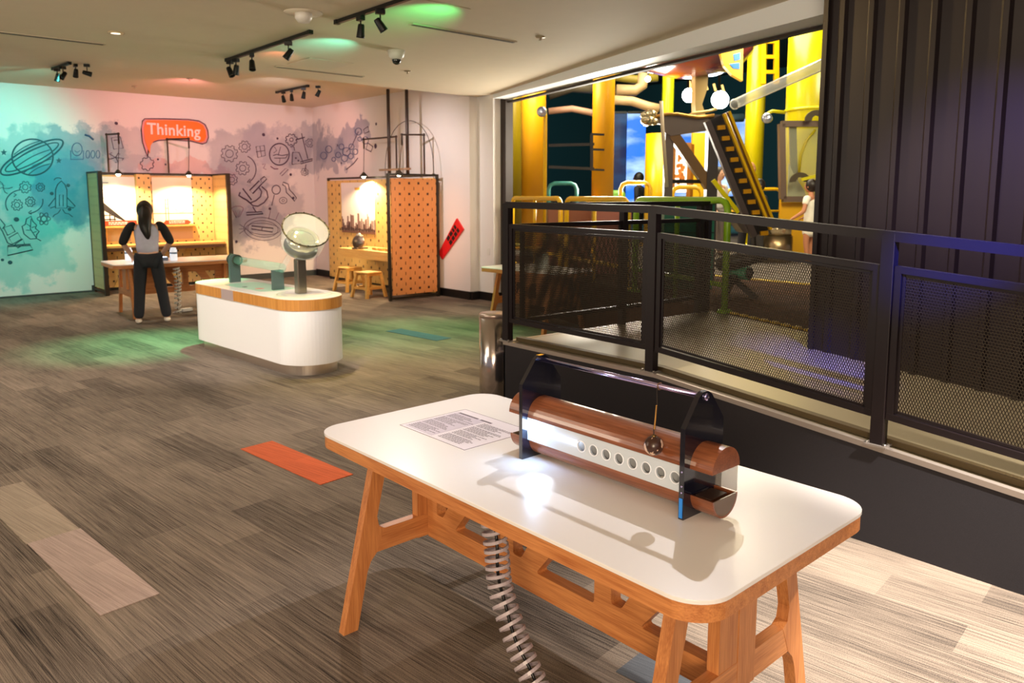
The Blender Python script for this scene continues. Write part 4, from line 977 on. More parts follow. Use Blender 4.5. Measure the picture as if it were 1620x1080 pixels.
pipe_m = mat('iron_pipe', (66, 54, 50), .4, .7); bulb_m = mat('lamp_bulb', (255, 238, 205), .3, emit=45); shade_m = mat('lamp_shade_metal', (70, 66, 60), .35, .6)
def pipe_lamp(base, top, over, drop, label, power, group):
    t = thing('pipe_lamp', label, 'lamp', base, group=group)
    base, top, over, drop = map(Vector, (base, top, over, drop))
    wb(MB().tube([base, top - Vector((0, 0, .03)), top, top + (over - top).normalized() * .03, over - (over - top).normalized() * .03, over, over - Vector((0, 0, .03)), over - Vector((0, 0, .18))], .0155, 10), 'pipe', pipe_m, t)
    wb(MB().ball(top, .026, 10), 'elbow', pipe_m, t); wb(MB().ball(over, .026, 10), 'elbow', pipe_m, t)
    wb(MB().tube([over - Vector((0, 0, .18)), drop + Vector((0, 0, .08))], .006, 8), 'flex', pipe_m, t)
    sh = wb(MB().lathe([(.018, .10), (.03, .085), (.085, .02), (.088, .015)], drop, 24), 'lamp_shade', shade_m, t)
    wb(MB().ball(drop + Vector((0, 0, .02)), .038, 14), 'bulb', bulb_m, t)
    light('SPOT', 'booth_lamp_light', tuple(drop - Vector((0, 0, .03))), power * 1.1, (1, .74, .42), tuple(drop - Vector((0, 0, 1))), .04, 150, .35)
p0 = onY(274, 270, 15.35); p1 = onY(273, 219, 15.35); p2 = onY(291, 219, 15.35)
pipe_lamp((p0.x, 15.6, 2.2), (p0.x, 15.6, p1.z), (onY(291, 219, 15.45).x, 15.2, p1.z), (onY(294, 268, 15.35).x, 15.2, 2.14), 'bent iron pipe lamp above the left booth, in front of the speech bubble', 150, 'booth pipe lamps')
pipe_lamp((onY(172, 262, 15.6).x, 15.62, 2.2), (onY(172, 262, 15.6).x, 15.62, onY(178, 213, 15.6).z), (onY(186, 213, 15.35).x, 15.3, onY(178, 213, 15.6).z), (onY(186, 266, 15.3).x, 15.28, 2.14), 'bent iron pipe lamp above the left end of the left booth', 130, 'booth pipe lamps')

# ================================================================== RIGHT BOOTH
peg_r = pegboard('peg_plywood_front', (226, 150, 88), 0, 2, .190, .180, r=.0200, c2=(70, 30, 12))
peg_b = pegboard('peg_plywood_back', (238, 194, 112), 1, 2, .300, .180, r=.0240, c2=(92, 58, 26))
RX0, RX1, RY0, RY1, RH = 7.0, 8.02, 11.02, 14.9, 2.14
def right_booth():
    t = thing('exhibit_booth', 'pegboard booth in the right corner with a large orange lit front panel', 'booth', (7.5, 12.5, 0), group='pegboard booths')
    a = wb(MB().box((RX0 + .05, RY0 - .012, .09), (RX1 - .05, RY0 + .012, 2.06)), 'front_panel', peg_r, t); a['label'] = 'large upright pegboard panel facing the room'
    wb(MB().box((RX1 - .06, RY0 + .05, .06), (RX1 - .035, RY1, 2.08)), 'back_panel', peg_b, t)
    for x, y in ((RX0, RY0), (RX1 - .02, RY0), (RX1 - .03, RY1)): wb(MB().box((x - .022, y - .022, 0), (x + .022, y + .022, RH)), 'post', frame_m, t)
    for z_ in (RH - .035, .02): wb(MB().box((RX0, RY0 - .02, z_), (RX1, RY0 + .02, z_ + .035)), 'front_rail', frame_m, t)
    for z_ in (RH - .035, .01): wb(MB().box((RX1 - .05, RY0, z_), (RX1 - .02, RY1, z_ + .035)), 'back_rail', frame_m, t)
    ws = wood('warm_ply_y', (214, 160, 84), (238, 196, 118), 1)
    wb(MB().box((RX0 + .30, RY0 + .05, .745), (RX1 - .06, RY0 + 2.3, .775)), 'desk_top', ws, t)
    wb(MB().box((RX0 + .30, RY0 + .05, .62), (RX0 + .33, RY0 + 2.28, .745)), 'desk_apron', ws, t)
    wb(MB().box((RX0 + .33, RY0 + 2.20, .62), (RX1 - .06, RY0 + 2.23, .745)), 'desk_end', ws, t)
right_booth()
def city_poster():
    x = RX1 - .066; y0, y1, z0, z1 = 13.0, 14.3, 1.02, 2.03
    t = thing('city_poster', 'glossy poster with a dark skyline along its foot in the right booth', 'poster', (x, 13.6, 1.0))
    wb(MB().box((x - .004, y0, z0), (x, y1, z1)), 'sheet', mat('poster_glossy', (244, 236, 226), .25), t)
    rnd = random.Random(11); q = MB(); y = y0
    while y < y1 - .03:
        w = rnd.uniform(.025, .07); h_ = rnd.uniform(.06, .34); q.box((x - .0055, y, z0 + .06), (x - .0042, min(y + w, y1), z0 + .06 + h_)); y += w * rnd.uniform(.9, 1.5)
    wb(q, 'skyline_print', mat('sepia_print', (136, 104, 96), .5), t)
    q = MB(); y = y0
    while y < y1 - .05:
        w = rnd.uniform(.03, .10); h_ = rnd.uniform(.03, .17); q.box((x - .0065, y, z0 + .04), (x - .0057, y + w, z0 + .04 + h_)); y += w * 1.1
    wb(q, 'near_buildings_print', mat('sepia_dark', (72, 50, 48), .5), t)
    wb(MB().box((x - .0068, y0, z0), (x - .0043, y1, z0 + .04)), 'foot_strip', mat('sepia_foot', (120, 84, 70), .5), t)
    wb(MB().box((x - .006, 13.55, 1.88), (x - .0043, 13.75, 1.93)), 'title_mark', mat('ochre_print', (220, 170, 70), .5), t)
city_poster()
pl_ = MB().box((RX1 - .070, 11.45, 1.02), (RX1 - .064, 12.2, 2.0)).build('wall_chart', mat('chart_cream', (246, 226, 190), .4), None)
tag(pl_, 'cream chart on the right booth back panel, half hidden behind the big panel', 'poster')
p0 = Vector((7.86, 11.9, 2.14))
ya, yb = onX(627, 240, 7.9).y, onX(576, 240, 7.82).y
pipe_lamp((7.90, ya, 2.14), (7.90, ya, onX(627, 216, 7.9).z), (7.82, yb, onX(627, 216, 7.9).z), (7.80, yb, 2.12), 'bent iron pipe lamp over the poster in the right booth', 250, 'booth pipe lamps')
ya, yb = onX(671, 240, 7.9).y, onX(636, 240, 7.6).y
pipe_lamp((7.90, ya, 2.14), (7.90, ya, onX(671, 213, 7.9).z), (7.60, yb, onX(671, 213, 7.9).z), (7.56, yb + .05, 2.12), 'bent iron pipe lamp just behind the big orange panel', 120, 'booth pipe lamps')
for px, lb in ((616, 'left of two tall dark poles rising from the right booth to the ceiling'), (645, 'right of two tall dark poles rising from the right booth to the ceiling')):
    a = onX(px, 262, 7.75); t = thing('ceiling_pole', lb, 'pole', (a.x, a.y, 2.14), group='tall poles of the right booth')
    MB().cyl((0, 0, 0), (0, 0, 1.535), .030, 16).build('tube', mat('dark_pole', (74, 60, 56), .45, .3), t); MB().lathe([(.055, 0), (.055, .012), (.03, .014)], (0, 0, 0), 16).build('foot_flange', pipe_m, t)
a = onX(601, 252, 7.62); b2 = onX(648, 254, 7.62)
wo = MB().bar((7.62, a.y, 2.235), (7.62, b2.y, 2.235), .05, .035).build('wooden_rail', wood('rail_wood', (120, 92, 70), (170, 136, 106), 1)); tag(wo, 'short wooden rail across the feet of the two tall poles', 'rail')
t = thing('wire_arch', 'thin metal arch rising above the right booth', 'arch', (7.9, 11.4, 2.14)); a = onX(686, 262, 7.95); c = onX(652, 190, 7.95); R_ = c.z - 2.14; 
wb(MB().tube([(7.95, a.y + (1 - math.cos(PI * k / 24)) * .78, 2.14 + R_ * math.sin(PI * k / 24) ** .8) for k in range(25)], .006, 8), 'arch_wire', pipe_m, t)
wb(MB().lathe([(.03, 0), (.03, .01), (.008, .012)], (7.95, a.y, 2.14), 12), 'foot', pipe_m, t)
# stools
stool_w = wood('stool_wood', (206, 150, 68), (240, 192, 110), 0)
def stool(label, x, y, rz):
    t = thing('wooden_stool', label, 'stool', (x, y, 0), rz, 'light wooden stools'); h = .45; a, b2 = .155, .21
    MB().box((-.17, -.17, h - .03), (.17, .17, h), .012).build('seat', stool_w, t)
    for sx in (-1, 1):
        for sy in (-1, 1): MB().bar((sx * a * .92, sy * a * .92, h - .03), (sx * b2, sy * b2, 0), .048, .048, up=(0, 1, 0)).build('leg', stool_w, t)
    for s in (-1, 1):
        MB().bar((-.185, s * .185, .17), (.185, s * .185, .17), .022, .04).build('stretcher', stool_w, t); MB().bar((s * .185, -.185, .17), (s * .185, .185, .17), .022, .04).build('stretcher', stool_w, t)
        MB().bar((-.15, s * .158, h - .045), (.15, s * .158, h - .045), .02, .04).build('seat_rail', stool_w, t)
c1 = onZ(586, 470, 0); stool('light wooden stool nearer the big orange panel', c1.x, c1.y + .05, R(8))
c2 = onZ(556, 460, 0); stool('light wooden stool farther from the big orange panel', c2.x, c2.y + .05, R(5))
# desk exhibit: two grey discs on a bracket, small blocks
p = Vector((7.45, 12.75, .7765)); t = thing('desk_exhibit', 'grey metal disc and bracket exhibit on the right booth desk', 'exhibit', p)
gm = mat('grey_metal', (120, 112, 108), .3, .8)
MB().box((-.12, -.10, 0), (.12, .10, .03), .005).build('base', gm, t); MB().box((-.03, -.08, .03), (.03, .08, .26), .005).build('bracket', mat('pale_metal', (190, 186, 182), .3, .7), t)
MB().lathe([(.001, 0), (.12, 0), (.13, .01), (.13, .03), (.001, .035)], (-.05, -.06, .13), 28, axis=(-1, -.5, .2)).build('disc', gm, t); MB().lathe([(.001, 0), (.06, 0), (.06, .05), (.001, .05)], (.04, .06, .22), 20, axis=(-1, -.4, .3)).build('cylinder', mat('pale_metal', (190, 186, 182), .3, .7), t)
for i, dy in enumerate((.35, .55, .80)):
    o = MB().box((-.05, -.07, 0), (.05, .07, .05), .006).build('wooden_block', stool_w); o.location = (7.5, 12.6 - dy, .7765); tag(o, ['light wooden block beside the disc exhibit on the booth desk', 'light wooden block, middle of three on the booth desk', 'light wooden block on the booth desk nearest the big panel'][i], 'block', 'wooden blocks on the booth desk')
# red board leaning on the side wall
a = onX(697, 405, 8.10); b2 = onX(728, 354, 8.10)
t = thing('red_sign', 'slanted red sign with black lettering on the side wall right of the booth', 'sign', (8.1, a.y, a.z))
d = (b2 - a); d.x = 0; L_ = d.length; d.normalize(); up = Vector((0, -d.z, d.y)) if d.y < 0 else Vector((0, d.z, -d.y))
w_ = .13; cs = [a - up * w_ * .6, b2 - up * w_, b2 + up * w_, a + up * w_ * .6]
wb(MB().poly([(8.09, v.y, v.z) for v in cs], .03, (1, 0, 0)), 'board', mat('sign_red', (222, 30, 34), .45), t)
q = MB(); rnd = random.Random(2)
for r_ in (-.05, .045):
    s = L_ * .45
    while s < L_ * .88: w2 = rnd.uniform(.05, .09); q.bar(Vector((8.086, 0, 0)) + Vector((0, (a + d * s + up * r_).y, (a + d * s + up * r_).z)), Vector((8.086, 0, 0)) + Vector((0, (a + d * (s + w2) + up * r_).y, (a + d * (s + w2) + up * r_).z)), .004, .07); s += w2 + .022
wb(q, 'lettering', mat('sign_black', (24, 16, 20), .5), t)
# switches on the pillar and a socket
o = MB().box((-.008, -.035, -.06), (0, .035, .06), .003).build('light_switch', wpl); p = onX(773, 398, 8.3); o.location = (8.3, p.y, p.z); tag(o, 'white light switch on the pillar beside the opening', 'switch')
o = MB().box((-.06, -.006, -.10), (.06, 0, .10), .003).build('wall_box', mat('dark_box', (50, 44, 44), .5)); p = onY(510, 427, 15.8); o.location = (p.x, 15.8, .30); tag(o, 'small dark box low on the back wall by the corner', 'socket')

# ================================================================== MURAL LINE DRAWINGS
teal_ink = mat('teal_ink', (6, 84, 96), .6); plum_ink = mat('plum_ink', (70, 50, 74), .6); soft_ink = mat('soft_plum_ink', (128, 96, 122), .6)
class Draw:
    def __init__(s, side=False): s.q = MB(); s.side = side
    def w(s, p): 
        v = onX(p[0], p[1], 8.117) if s.side else onY(p[0], p[1], 15.797); return v
    def st(s, pts, r=.011, closed=False): s.q.tube([s.w(p) for p in pts], r * .8, 6, closed=closed, cap=not closed); return s
    def el(s, cx, cy, rx, ry, rot=0, a0=0, a1=360, r=.011, n=40):
        c, k = math.cos(R(rot)), math.sin(R(rot)); P = []
        full = a1 - a0 >= 359.9; m = n if full else n + 1
        for i in range(m):
            t = R(a0 + (a1 - a0) * i / n); x, y = rx * math.cos(t), ry * math.sin(t); P.append((cx + x * c - y * k, cy + x * k + y * c))
        return s.st(P, r, full)
    def gear(s, cx, cy, r0, n=8, r=.009, hole=.45):
        P = []
        for i in range(n):
            for f, m in ((.0, .8), (.28, .8), (.36, 1), (.78, 1), (.9, .8)):
                t = 2 * PI * (i + f) / n; P.append((cx + r0 * m * math.cos(t), cy + r0 * m * math.sin(t)))
        s.st(P, r, True)
        if hole: s.el(cx, cy, r0 * hole, r0 * hole, r=r * .9, n=24)
        return s
    def dot(s, x, y, r=.03): s.q.ball(s.w((x, y)), r, 8, (1, .25, 1) if not s.side else (.25, 1, 1)); return s
    def star(s, cx, cy, r0):
        P = []
        for i in range(10):
            t = R(-90 + 36 * i); m = r0 if i % 2 == 0 else r0 * .45; P.append((cx + m * math.cos(t), cy + m * math.sin(t)))
        W_ = [s.w(p) for p in P]; s.q.poly([(v.x, 15.797, v.z) for v in W_], -.004, (0, 1, 0)); return s
    def done(s, name, m, t): return wb(s.q, name, m, t)
t = thing('wall_mural', 'line drawings of ringed planet, rocket and leaf on the wall left of the booth', 'mural', (1.9, 15.797, 1.6))
d = Draw(); cx, cy = 51.5, 248.5
d.el(cx, cy, 32.5, 28.5, r=.016)
for o in (-17, -8, 2, 16, 22):
    h_ = 30 * math.sqrt(1 - (o / 29.5) ** 2); c_, s_n = math.cos(R(-27)), math.sin(R(-27)); P_ = []
    for k in range(11):
        u_ = -h_ + 2 * h_ * k / 10; v_ = o - 3 * math.sin(PI * k / 10); P_.append((cx + u_ * c_ - v_ * s_n, cy + u_ * s_n + v_ * c_))
    d.st(P_, .010)
d.el(cx - 1, cy, 55, 15, -27, r=.018); d.el(cx - 1, cy, 47, 9.5, -27, r=.013); d.done('planet_drawing', teal_ink, t)
d = Draw().star(6, 241, 5.5).star(93, 254, 5).dot(82, 306, .03).dot(26, 347, .04).dot(16, 415, .035).dot(4, 411, .025).dot(108, 293, .03).dot(110, 331, .03).done('star_marks', teal_ink, t)
Draw().gear(40, 296, 9.5).gear(64, 296, 7).gear(27, 324, 9).gear(48, 319, 8).done('gear_drawing', teal_ink, t)
d = Draw(); d.el(36, 322, 27, 22, 0, 150, 262, .011); d.el(40, 318, 28, 20, 0, -10, 78, .011); d.st([(50, 333), (45, 336), (50, 339)], .009); d.st([(22, 306), (26, 308), (22, 311)], .009).done('turning_arrows', teal_ink, t)
d = Draw(); d.st([(88, 329), (88, 300), (91, 292), (97, 286), (103, 292), (106, 300), (106, 329)], .011, True).st([(88, 312), (77, 326), (80, 329), (88, 326)], .010).st([(106, 312), (119, 326), (116, 329), (106, 326)], .010).st([(94, 308), (94, 326), (100, 326), (100, 308)], .008, True)
d.st([(96, 331), (92, 337), (86, 340), (84, 343)], .009).st([(99, 331), (103, 337), (109, 338), (115, 343)], .009).el(92, 285, 6, 4, 0, 180, 330, .009); d.done('rocket_drawing', teal_ink, t)
d = Draw()
for a in (0, 60, 120): d.el(69.5, 346, 10.5, 4.2, a, r=.008)
d.done('atom_drawing', teal_ink, t)
d = Draw(); d.st([(58, 377), (48, 378), (38, 370), (35, 358), (40, 355), (42, 346), (49, 342), (52, 350), (58, 356), (56, 361), (62, 366), (58, 371)], .011, True).st([(49, 346), (48, 362), (58, 377), (65, 381)], .009).st([(48, 358), (42, 354)], .007).st([(49, 364), (41, 364)], .007).st([(50, 360), (56, 358)], .007).st([(52, 368), (58, 366)], .007).done('leaf_drawing', teal_ink, t)
d = Draw(); d.st([(-6, 350), (4, 366), (12, 384), (27, 390)], .011).st([(0, 346), (8, 356), (4, 362)], .011).st([(6, 360), (18, 356), (24, 366), (12, 372)], .011, True).st([(14, 376), (28, 368), (34, 378), (20, 386)], .010, True).st([(24, 386), (36, 378), (39, 386), (28, 392)], .010, True).st([(12, 390), (12, 404), (52, 395), (48, 388)], .012, True).st([(12, 388), (48, 386)], .010); d.done('microscope_drawing', teal_ink, t)
d = Draw(); d.st([(-4, 284), (4, 290), (6, 298), (14, 298), (20, 296)], .009).st([(-4, 300), (4, 296), (8, 304), (12, 306)], .009).st([(0, 290), (8, 294)], .006).done('helix_drawing', teal_ink, t)
d = Draw(); d.el(122, 236, 8, 10, r=.009).st([(112, 238), (112, 252), (132, 252), (132, 238)], .009).st([(118, 238), (122, 241), (127, 238)], .007)
for i in range(3): d.el(139 + i * 8, 244, 3, 6, r=.007)
d.st([(134, 213), (141, 215), (148, 221)], .022).done('smiling_box_drawing', mat('blue_ink', (40, 90, 130), .6), t)
d = Draw(); d.st([(176, 218), (190, 216), (195, 234), (180, 236)], .008, True).st([(180, 222), (189, 221)], .007)
for a in (0, 72, 144, 216, 288): d.st([(183, 249), (183 + 13 * math.cos(R(a)), 249 + 8 * math.sin(R(a + 12))), (183 + 11 * math.cos(R(a + 22)), 249 + 8 * math.sin(R(a + 34)))], .008)
d.done('easel_and_flower_drawing', plum_ink, t)
Draw().gear(233, 259, 11, 7, .009, 0).dot(184, 195, .03).dot(250, 252, .02).dot(262, 260, .02).done('cloud_drawing', plum_ink, t)
t = thing('wall_mural', 'line drawings of microscope, gears and flask on the wall between the booths', 'mural', (6.4, 15.797, 1.6))
Draw().gear(363, 243, 13.5).gear(387, 232, 9.5).gear(384, 266, 11).gear(367, 284, 9).done('gear_drawing', plum_ink, t)
d = Draw(); d.el(385, 268, 20, 22, 0, -70, 62, .012); d.st([(396, 283), (391, 288), (397, 289)], .011).done('turning_arrow', plum_ink, t)
d = Draw(); d.st([(405, 232), (418, 230), (420, 246), (408, 249)], .010, True).st([(405, 240), (419, 238)], .008).st([(411, 231), (414, 248)], .008).done('window_box_drawing', plum_ink, t)
d = Draw(); d.el(442, 244, 15.5, 17, r=.016).st([(432, 246), (438, 244), (446, 246), (456, 244)], .010).st([(434, 232), (438, 238), (433, 242)], .008).st([(444, 232), (440, 246)], .008).st([(434, 250), (452, 250), (455, 245)], .010).st([(443, 250), (442, 258)], .007).done('boat_roundel_drawing', plum_ink, t)
d = Draw(); d.gear(461, 221, 9.5, 8, .012, .3).st([(459, 232), (465, 232), (466, 238)], .012).st([(463, 241), (473, 241), (480, 258), (462, 260)], .014, True).dot(468, 250, .02).dot(472, 254, .02).done('flask_drawing', plum_ink, t)
d = Draw(); d.st([(468, 221), (482, 217)], .014).st([(477, 211), (487, 251)], .012).st([(475, 256), (494, 251), (494, 254), (476, 259)], .012, True).gear(490, 226, 7, 8, .008).el(509, 254, 5, 7, r=.012).st([(484, 260), (482, 272)], .01).gear(482, 272, 6, 7, .008).done('stand_drawing', plum_ink, t)
d = Draw(); d.st([(395, 301), (410, 286), (414, 291), (400, 306)], .017, True).st([(412, 284), (418, 279), (422, 283), (415, 290)], .014, True).st([(410, 297), (414, 303), (412, 311), (405, 317), (396, 321)], .017).st([(414, 295), (422, 302), (424, 312), (418, 320), (408, 326), (400, 325), (396, 321)], .017)
d.st([(384, 298), (398, 316)], .017).st([(380, 304), (378, 309), (384, 313), (390, 316), (396, 321)], .02).st([(400, 327), (405, 335)], .014).st([(390, 336), (414, 335), (416, 338), (390, 340)], .014, True).done('microscope_drawing', plum_ink, t)
d = Draw(); d.st([(398, 357), (432, 361), (431, 367), (398, 362)], .013, True).st([(415, 359), (414, 364)], .01)
for rx, ry in ((27, 9), (24, 13), (30, 18)): d.el(416, 362, rx, ry, 4, r=.007)
for a in (160, 180, 200): d.st([(390, 362), (390 + 12 * math.cos(R(a)), 362 + 22 * math.sin(R(a)))], .006)
d.done('magnet_field_drawing', plum_ink, t)
d = Draw(); d.el(437, 300, 6.5, 7, r=.012).st([(434, 308), (430, 325)], .010).el(448, 317, 6, 5, r=.008).el(448, 317, 2, 2, r=.007).st([(448, 288), (456, 291), (458, 300), (464, 306), (469, 313), (466, 318), (460, 311), (453, 304), (452, 295), (447, 292)], .012, True); d.done('magnifier_drawing', plum_ink, t); d = Draw().dot(464, 313, .03).dot(427, 330, .03).dot(363, 352, .03).dot(363, 365, .025).dot(374, 382, .03).dot(417, 213, .035).dot(439, 219, .025).dot(460, 276, .03).done('ink_specks', plum_ink, t)['kind'] = 'stuff'
d = Draw(); d.el(376, 330, 9, 4, 0, 170, 370, .009).st([(368, 332), (374, 344), (379, 343), (385, 331)], .009).st([(372, 333), (376, 343)], .006).st([(380, 333), (377, 343)], .006).st([(428, 333), (425, 346), (436, 348), (441, 336)], .008).st([(415, 260), (420, 259), (417, 266), (421, 268)], .009).st([(428, 263), (434, 267), (440, 267)], .016).st([(443, 275), (452, 266), (456, 268), (446, 278)], .008, True).done('small_doodles', soft_ink, t)
t = thing('wall_mural', 'blue grey line drawings of cells on the side wall above the right booth', 'mural', (8.117, 13.5, 2.3))
d = Draw(True)
rnd = random.Random(4)
for (x, y, r_) in ((548, 240, 6), (540, 232, 4), (556, 232, 4), (545, 250, 5), (555, 247, 4), (535, 245, 4), (562, 240, 4), (567, 208, 5), (578, 222, 5), (569, 220, 3), (520, 236, 5), (512, 246, 5), (528, 252, 3)): d.el(x, y, r_, r_ * 1.1, r=.010, n=20)
d.done('cell_drawing', mat('slate_ink', (70, 84, 124), .6), t)
d = Draw(True); d.st([(548, 240), (556, 232), (567, 208)], .009).st([(582, 226), (590, 232), (587, 240), (579, 236)], .014, True).st([(548, 268), (560, 258), (566, 250)], .012).dot(594, 231, .05).dot(595, 196, .03).dot(534, 230, .025).dot(540, 258, .025).st([(575, 205), (582, 200), (584, 208), (577, 211)], .009, True).done('molecule_drawing', plum_ink, t)

# speech bubble on the wall
t = thing('speech_bubble_sign', 'orange speech bubble on the wall reading Thinking in white letters', 'sign', (onY(277, 215, 15.8).x, 15.79, onY(277, 215, 15.8).z))
bub = [(229, 193), (232, 190), (262, 190), (296, 191), (312, 193), (321, 198), (325, 206), (326, 216), (323, 223), (317, 225), (300, 221), (272, 219), (253, 220), (243, 223), (238, 230), (236.5, 243), (233, 234), (229, 222), (227, 205)]
f = lambda x, y, Y: (onY(x, y, 15.79).x, Y, onY(x, y, 15.79).z)
cxs, cys = 277, 209
out = [(cxs + (x - cxs) * 1.05 + (1.2 if x > 277 else -1.2), cys + (y - cys) * 1.14 + (.5)) for x, y in bub]
wb(MB().poly([f(x, y, 15.788) for x, y in out], .012, (0, 1, 0)), 'pink_edge', mat('bubble_pink', (226, 150, 150), .5), t)
wb(MB().poly([f(x, y, 15.775) for x, y in bub], .013, (0, 1, 0)), 'orange_face', mat('bubble_orange', (250, 124, 20), .45), t)
wb(MB().tube([f(x, y, 15.784) for x, y in out], .010, 6, closed=True), 'outline', plum_ink, t)
cu = bpy.data.curves.new('lettering', 'FONT'); cu.body = 'Thinking'; cu.size = 1; cu.extrude = .006; cu.offset = .018; cu.align_x = 'CENTER'; cu.align_y = 'CENTER'; cu.space_character = 1.06
cu.materials.append(mat('bubble_letters', (246, 232, 226), .5)); lo = bpy.data.objects.new('lettering', cu); COL.objects.link(lo); lo.parent = t
a_, b_ = onY(234, 207, 15.77), onY(318, 209, 15.77); wd = (b_ - a_).length
bpy.context.view_layer.update(); sc = wd / max(.1, lo.dimensions.x)
lo.scale = (sc, sc * 1.1, 1); lo.rotation_euler = (R(90), R(.5), 0); cm = onY(275.5, 206.5, 15.768); 
if True:
    bpy.context.view_layer.update(); dg_ = bpy.context.evaluated_depsgraph_get(); me_ = bpy.data.meshes.new_from_object(lo.evaluated_get(dg_)); rot_, scl_ = lo.rotation_euler.copy(), lo.scale.copy(); bpy.data.objects.remove(lo); lo = bpy.data.objects.new('lettering', me_); COL.objects.link(lo); lo.parent = t; lo.rotation_euler = rot_; lo.scale = scl_
if True:
    lo.location = (cm.x - t.location.x, 15.768 - t.location.y, cm.z - t.location.z)

# ================================================================== GREEN AND YELLOW PIPE RAILING ON THE HALL EDGE
yp = mat('yellow_gloss_paint', (236, 186, 20), .3, spec=.6); ypg = mat('yellow_green_paint', (190, 206, 24), .3)
E0, E1 = Vector((6.40, 4.14, 0)), Vector((8.46, 9.55, 0)); ed = (E1 - E0).normalized(); EL = (E1 - E0).length
def pipe_railing(s0, s1, label, m):
    a, b2 = E0 + ed * s0, E0 + ed * s1; zt = 1.73; z0 = .655; r = .034
    t = thing('pipe_railing', label, 'railing', (a.x, a.y, z0), group='pipe railings along the hall edge')
    def up(p, z): return Vector((p.x, p.y, z))
    c = .11; pts = [up(a, z0)] + [up(a, zt - c)] + [up(a + ed * c * (1 - math.cos(R(k))), zt - c + c * math.sin(R(k))) for k in (25, 50, 75)] + [up(a + ed * c, zt), up(b2 - ed * c, zt)] + [up(b2 - ed * c * (1 - math.sin(R(k))), zt - c + c * math.cos(R(k))) for k in (25, 50, 75)] + [up(b2, zt - c), up(b2, z0)]
    wb(MB().tube(pts, r, 14), 'hoop', m, t)
    for p in (a, b2): wb(MB().lathe([(.075, 0), (.075, .012), (.06, .03), (.036, .035)], up(p, z0), 20), 'flange', m, t)
    mid = (a + b2) / 2; wb(MB().cyl(up(mid, z0), up(mid, zt), .026, 12), 'upright', m, t)
    for z in (.92,): wb(MB().cyl(up(a, z), up(b2, z), .026, 12), 'lower_rail', m, t)
    return t
n_s = EL / 3
pipe_railing(0.0, n_s - .20, 'green tinted pipe railing, nearest of three at the play hall edge', mat('green_yellow_paint', (140, 190, 30), .3, spec=.6))
pipe_railing(n_s, 2 * n_s - .20, 'middle yellow pipe railing at the edge of the play hall', yp)
pipe_railing(2 * n_s, EL, 'far yellow pipe railing at the edge of the play hall beside the white pillar', yp)

# ================================================================== PLAY HALL
def up3(x, y, z): return Vector((x, y, z))
def flo(px, D): p = onD(px, 300, D); return Vector((p.x, p.y, .66))
def column(px, D, wpx, label, m, z1=6.9, base=True, tiers=()):
    c = flo(px, D); r = wpx * D / FPX / 2; t = thing('yellow_column', label, 'column', c, group='yellow columns of the play hall')
    MB().lathe([(r, 0), (r, z1 - .66)], (0, 0, 0), 40).build('shaft', m, t)
    if base: MB().lathe([(r * 1.35, 0), (r * 1.35, .06), (r * 1.02, .08)], (0, 0, 0), 40).build('base_ring', m, t)
    for z in tiers: MB().lathe([(r * 1.01, z), (r * 1.05, z + .01), (r * 1.05, z + .05), (r * 1.01, z + .06)], (0, 0, 0), 40).build('band', m, t)
    return t, c, r
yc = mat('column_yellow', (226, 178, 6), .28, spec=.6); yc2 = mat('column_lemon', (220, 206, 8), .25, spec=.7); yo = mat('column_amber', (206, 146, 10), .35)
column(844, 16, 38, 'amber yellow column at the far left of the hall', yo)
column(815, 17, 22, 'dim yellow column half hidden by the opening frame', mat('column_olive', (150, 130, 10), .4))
t_, c_, r_ = column(953, 15, 34, 'yellow column with foot lugs left of the blue screen', yo)
for s in (-1, 1): MB().box((s * r_ - .16, -.08, .98), (s * r_ + .16, .08, 1.10), .01).build('foot_lug', yo, t_)
for k in (-1, 1): MB().lathe([(.03, 0), (.03, .03), (.001, .035)], (k * .12, -r_ - .01, .85), 12, axis=(0, -1, 0)).build('bolt_head', mat('bolt_brown', (90, 50, 20), .5), t_)
column(1053, 18, 18, 'slim lime column behind the left floodlight', ypg)
column(1040, 17, 40, 'broad yellow column behind the arched stand', yc, z1=3.1)
column(1190, 17, 29, 'tall yellow column right of the floodlights', yc2)
t_, c_, r_ = column(1284, 14.6, 88, 'huge lemon yellow column behind the girl', yc2, tiers=(2.65,))
# green drum column lower part behind rails
# conduit with lamp
c = flo(862, 14); t = thing('conduit_post', 'thin yellow conduit post with a round blue lamp at the left of the hall', 'post', c)
wb(MB().tube([c, up3(c.x, c.y, 3.15), up3(c.x, c.y, 3.28) + RT * .0, up3(c.x, c.y, 3.30) - RT * .10, up3(c.x, c.y, 3.22) - RT * .10], .035, 10), 'pipe', yp, t)
wb(MB().lathe([(.001, -.09), (.085, -.07), (.09, .06), (.05, .09), (.001, .09)], onD(857, 177, 13.9), 20, axis=-FW), 'lamp_head', mat('lamp_silver', (190, 196, 214), .2, .7), t)
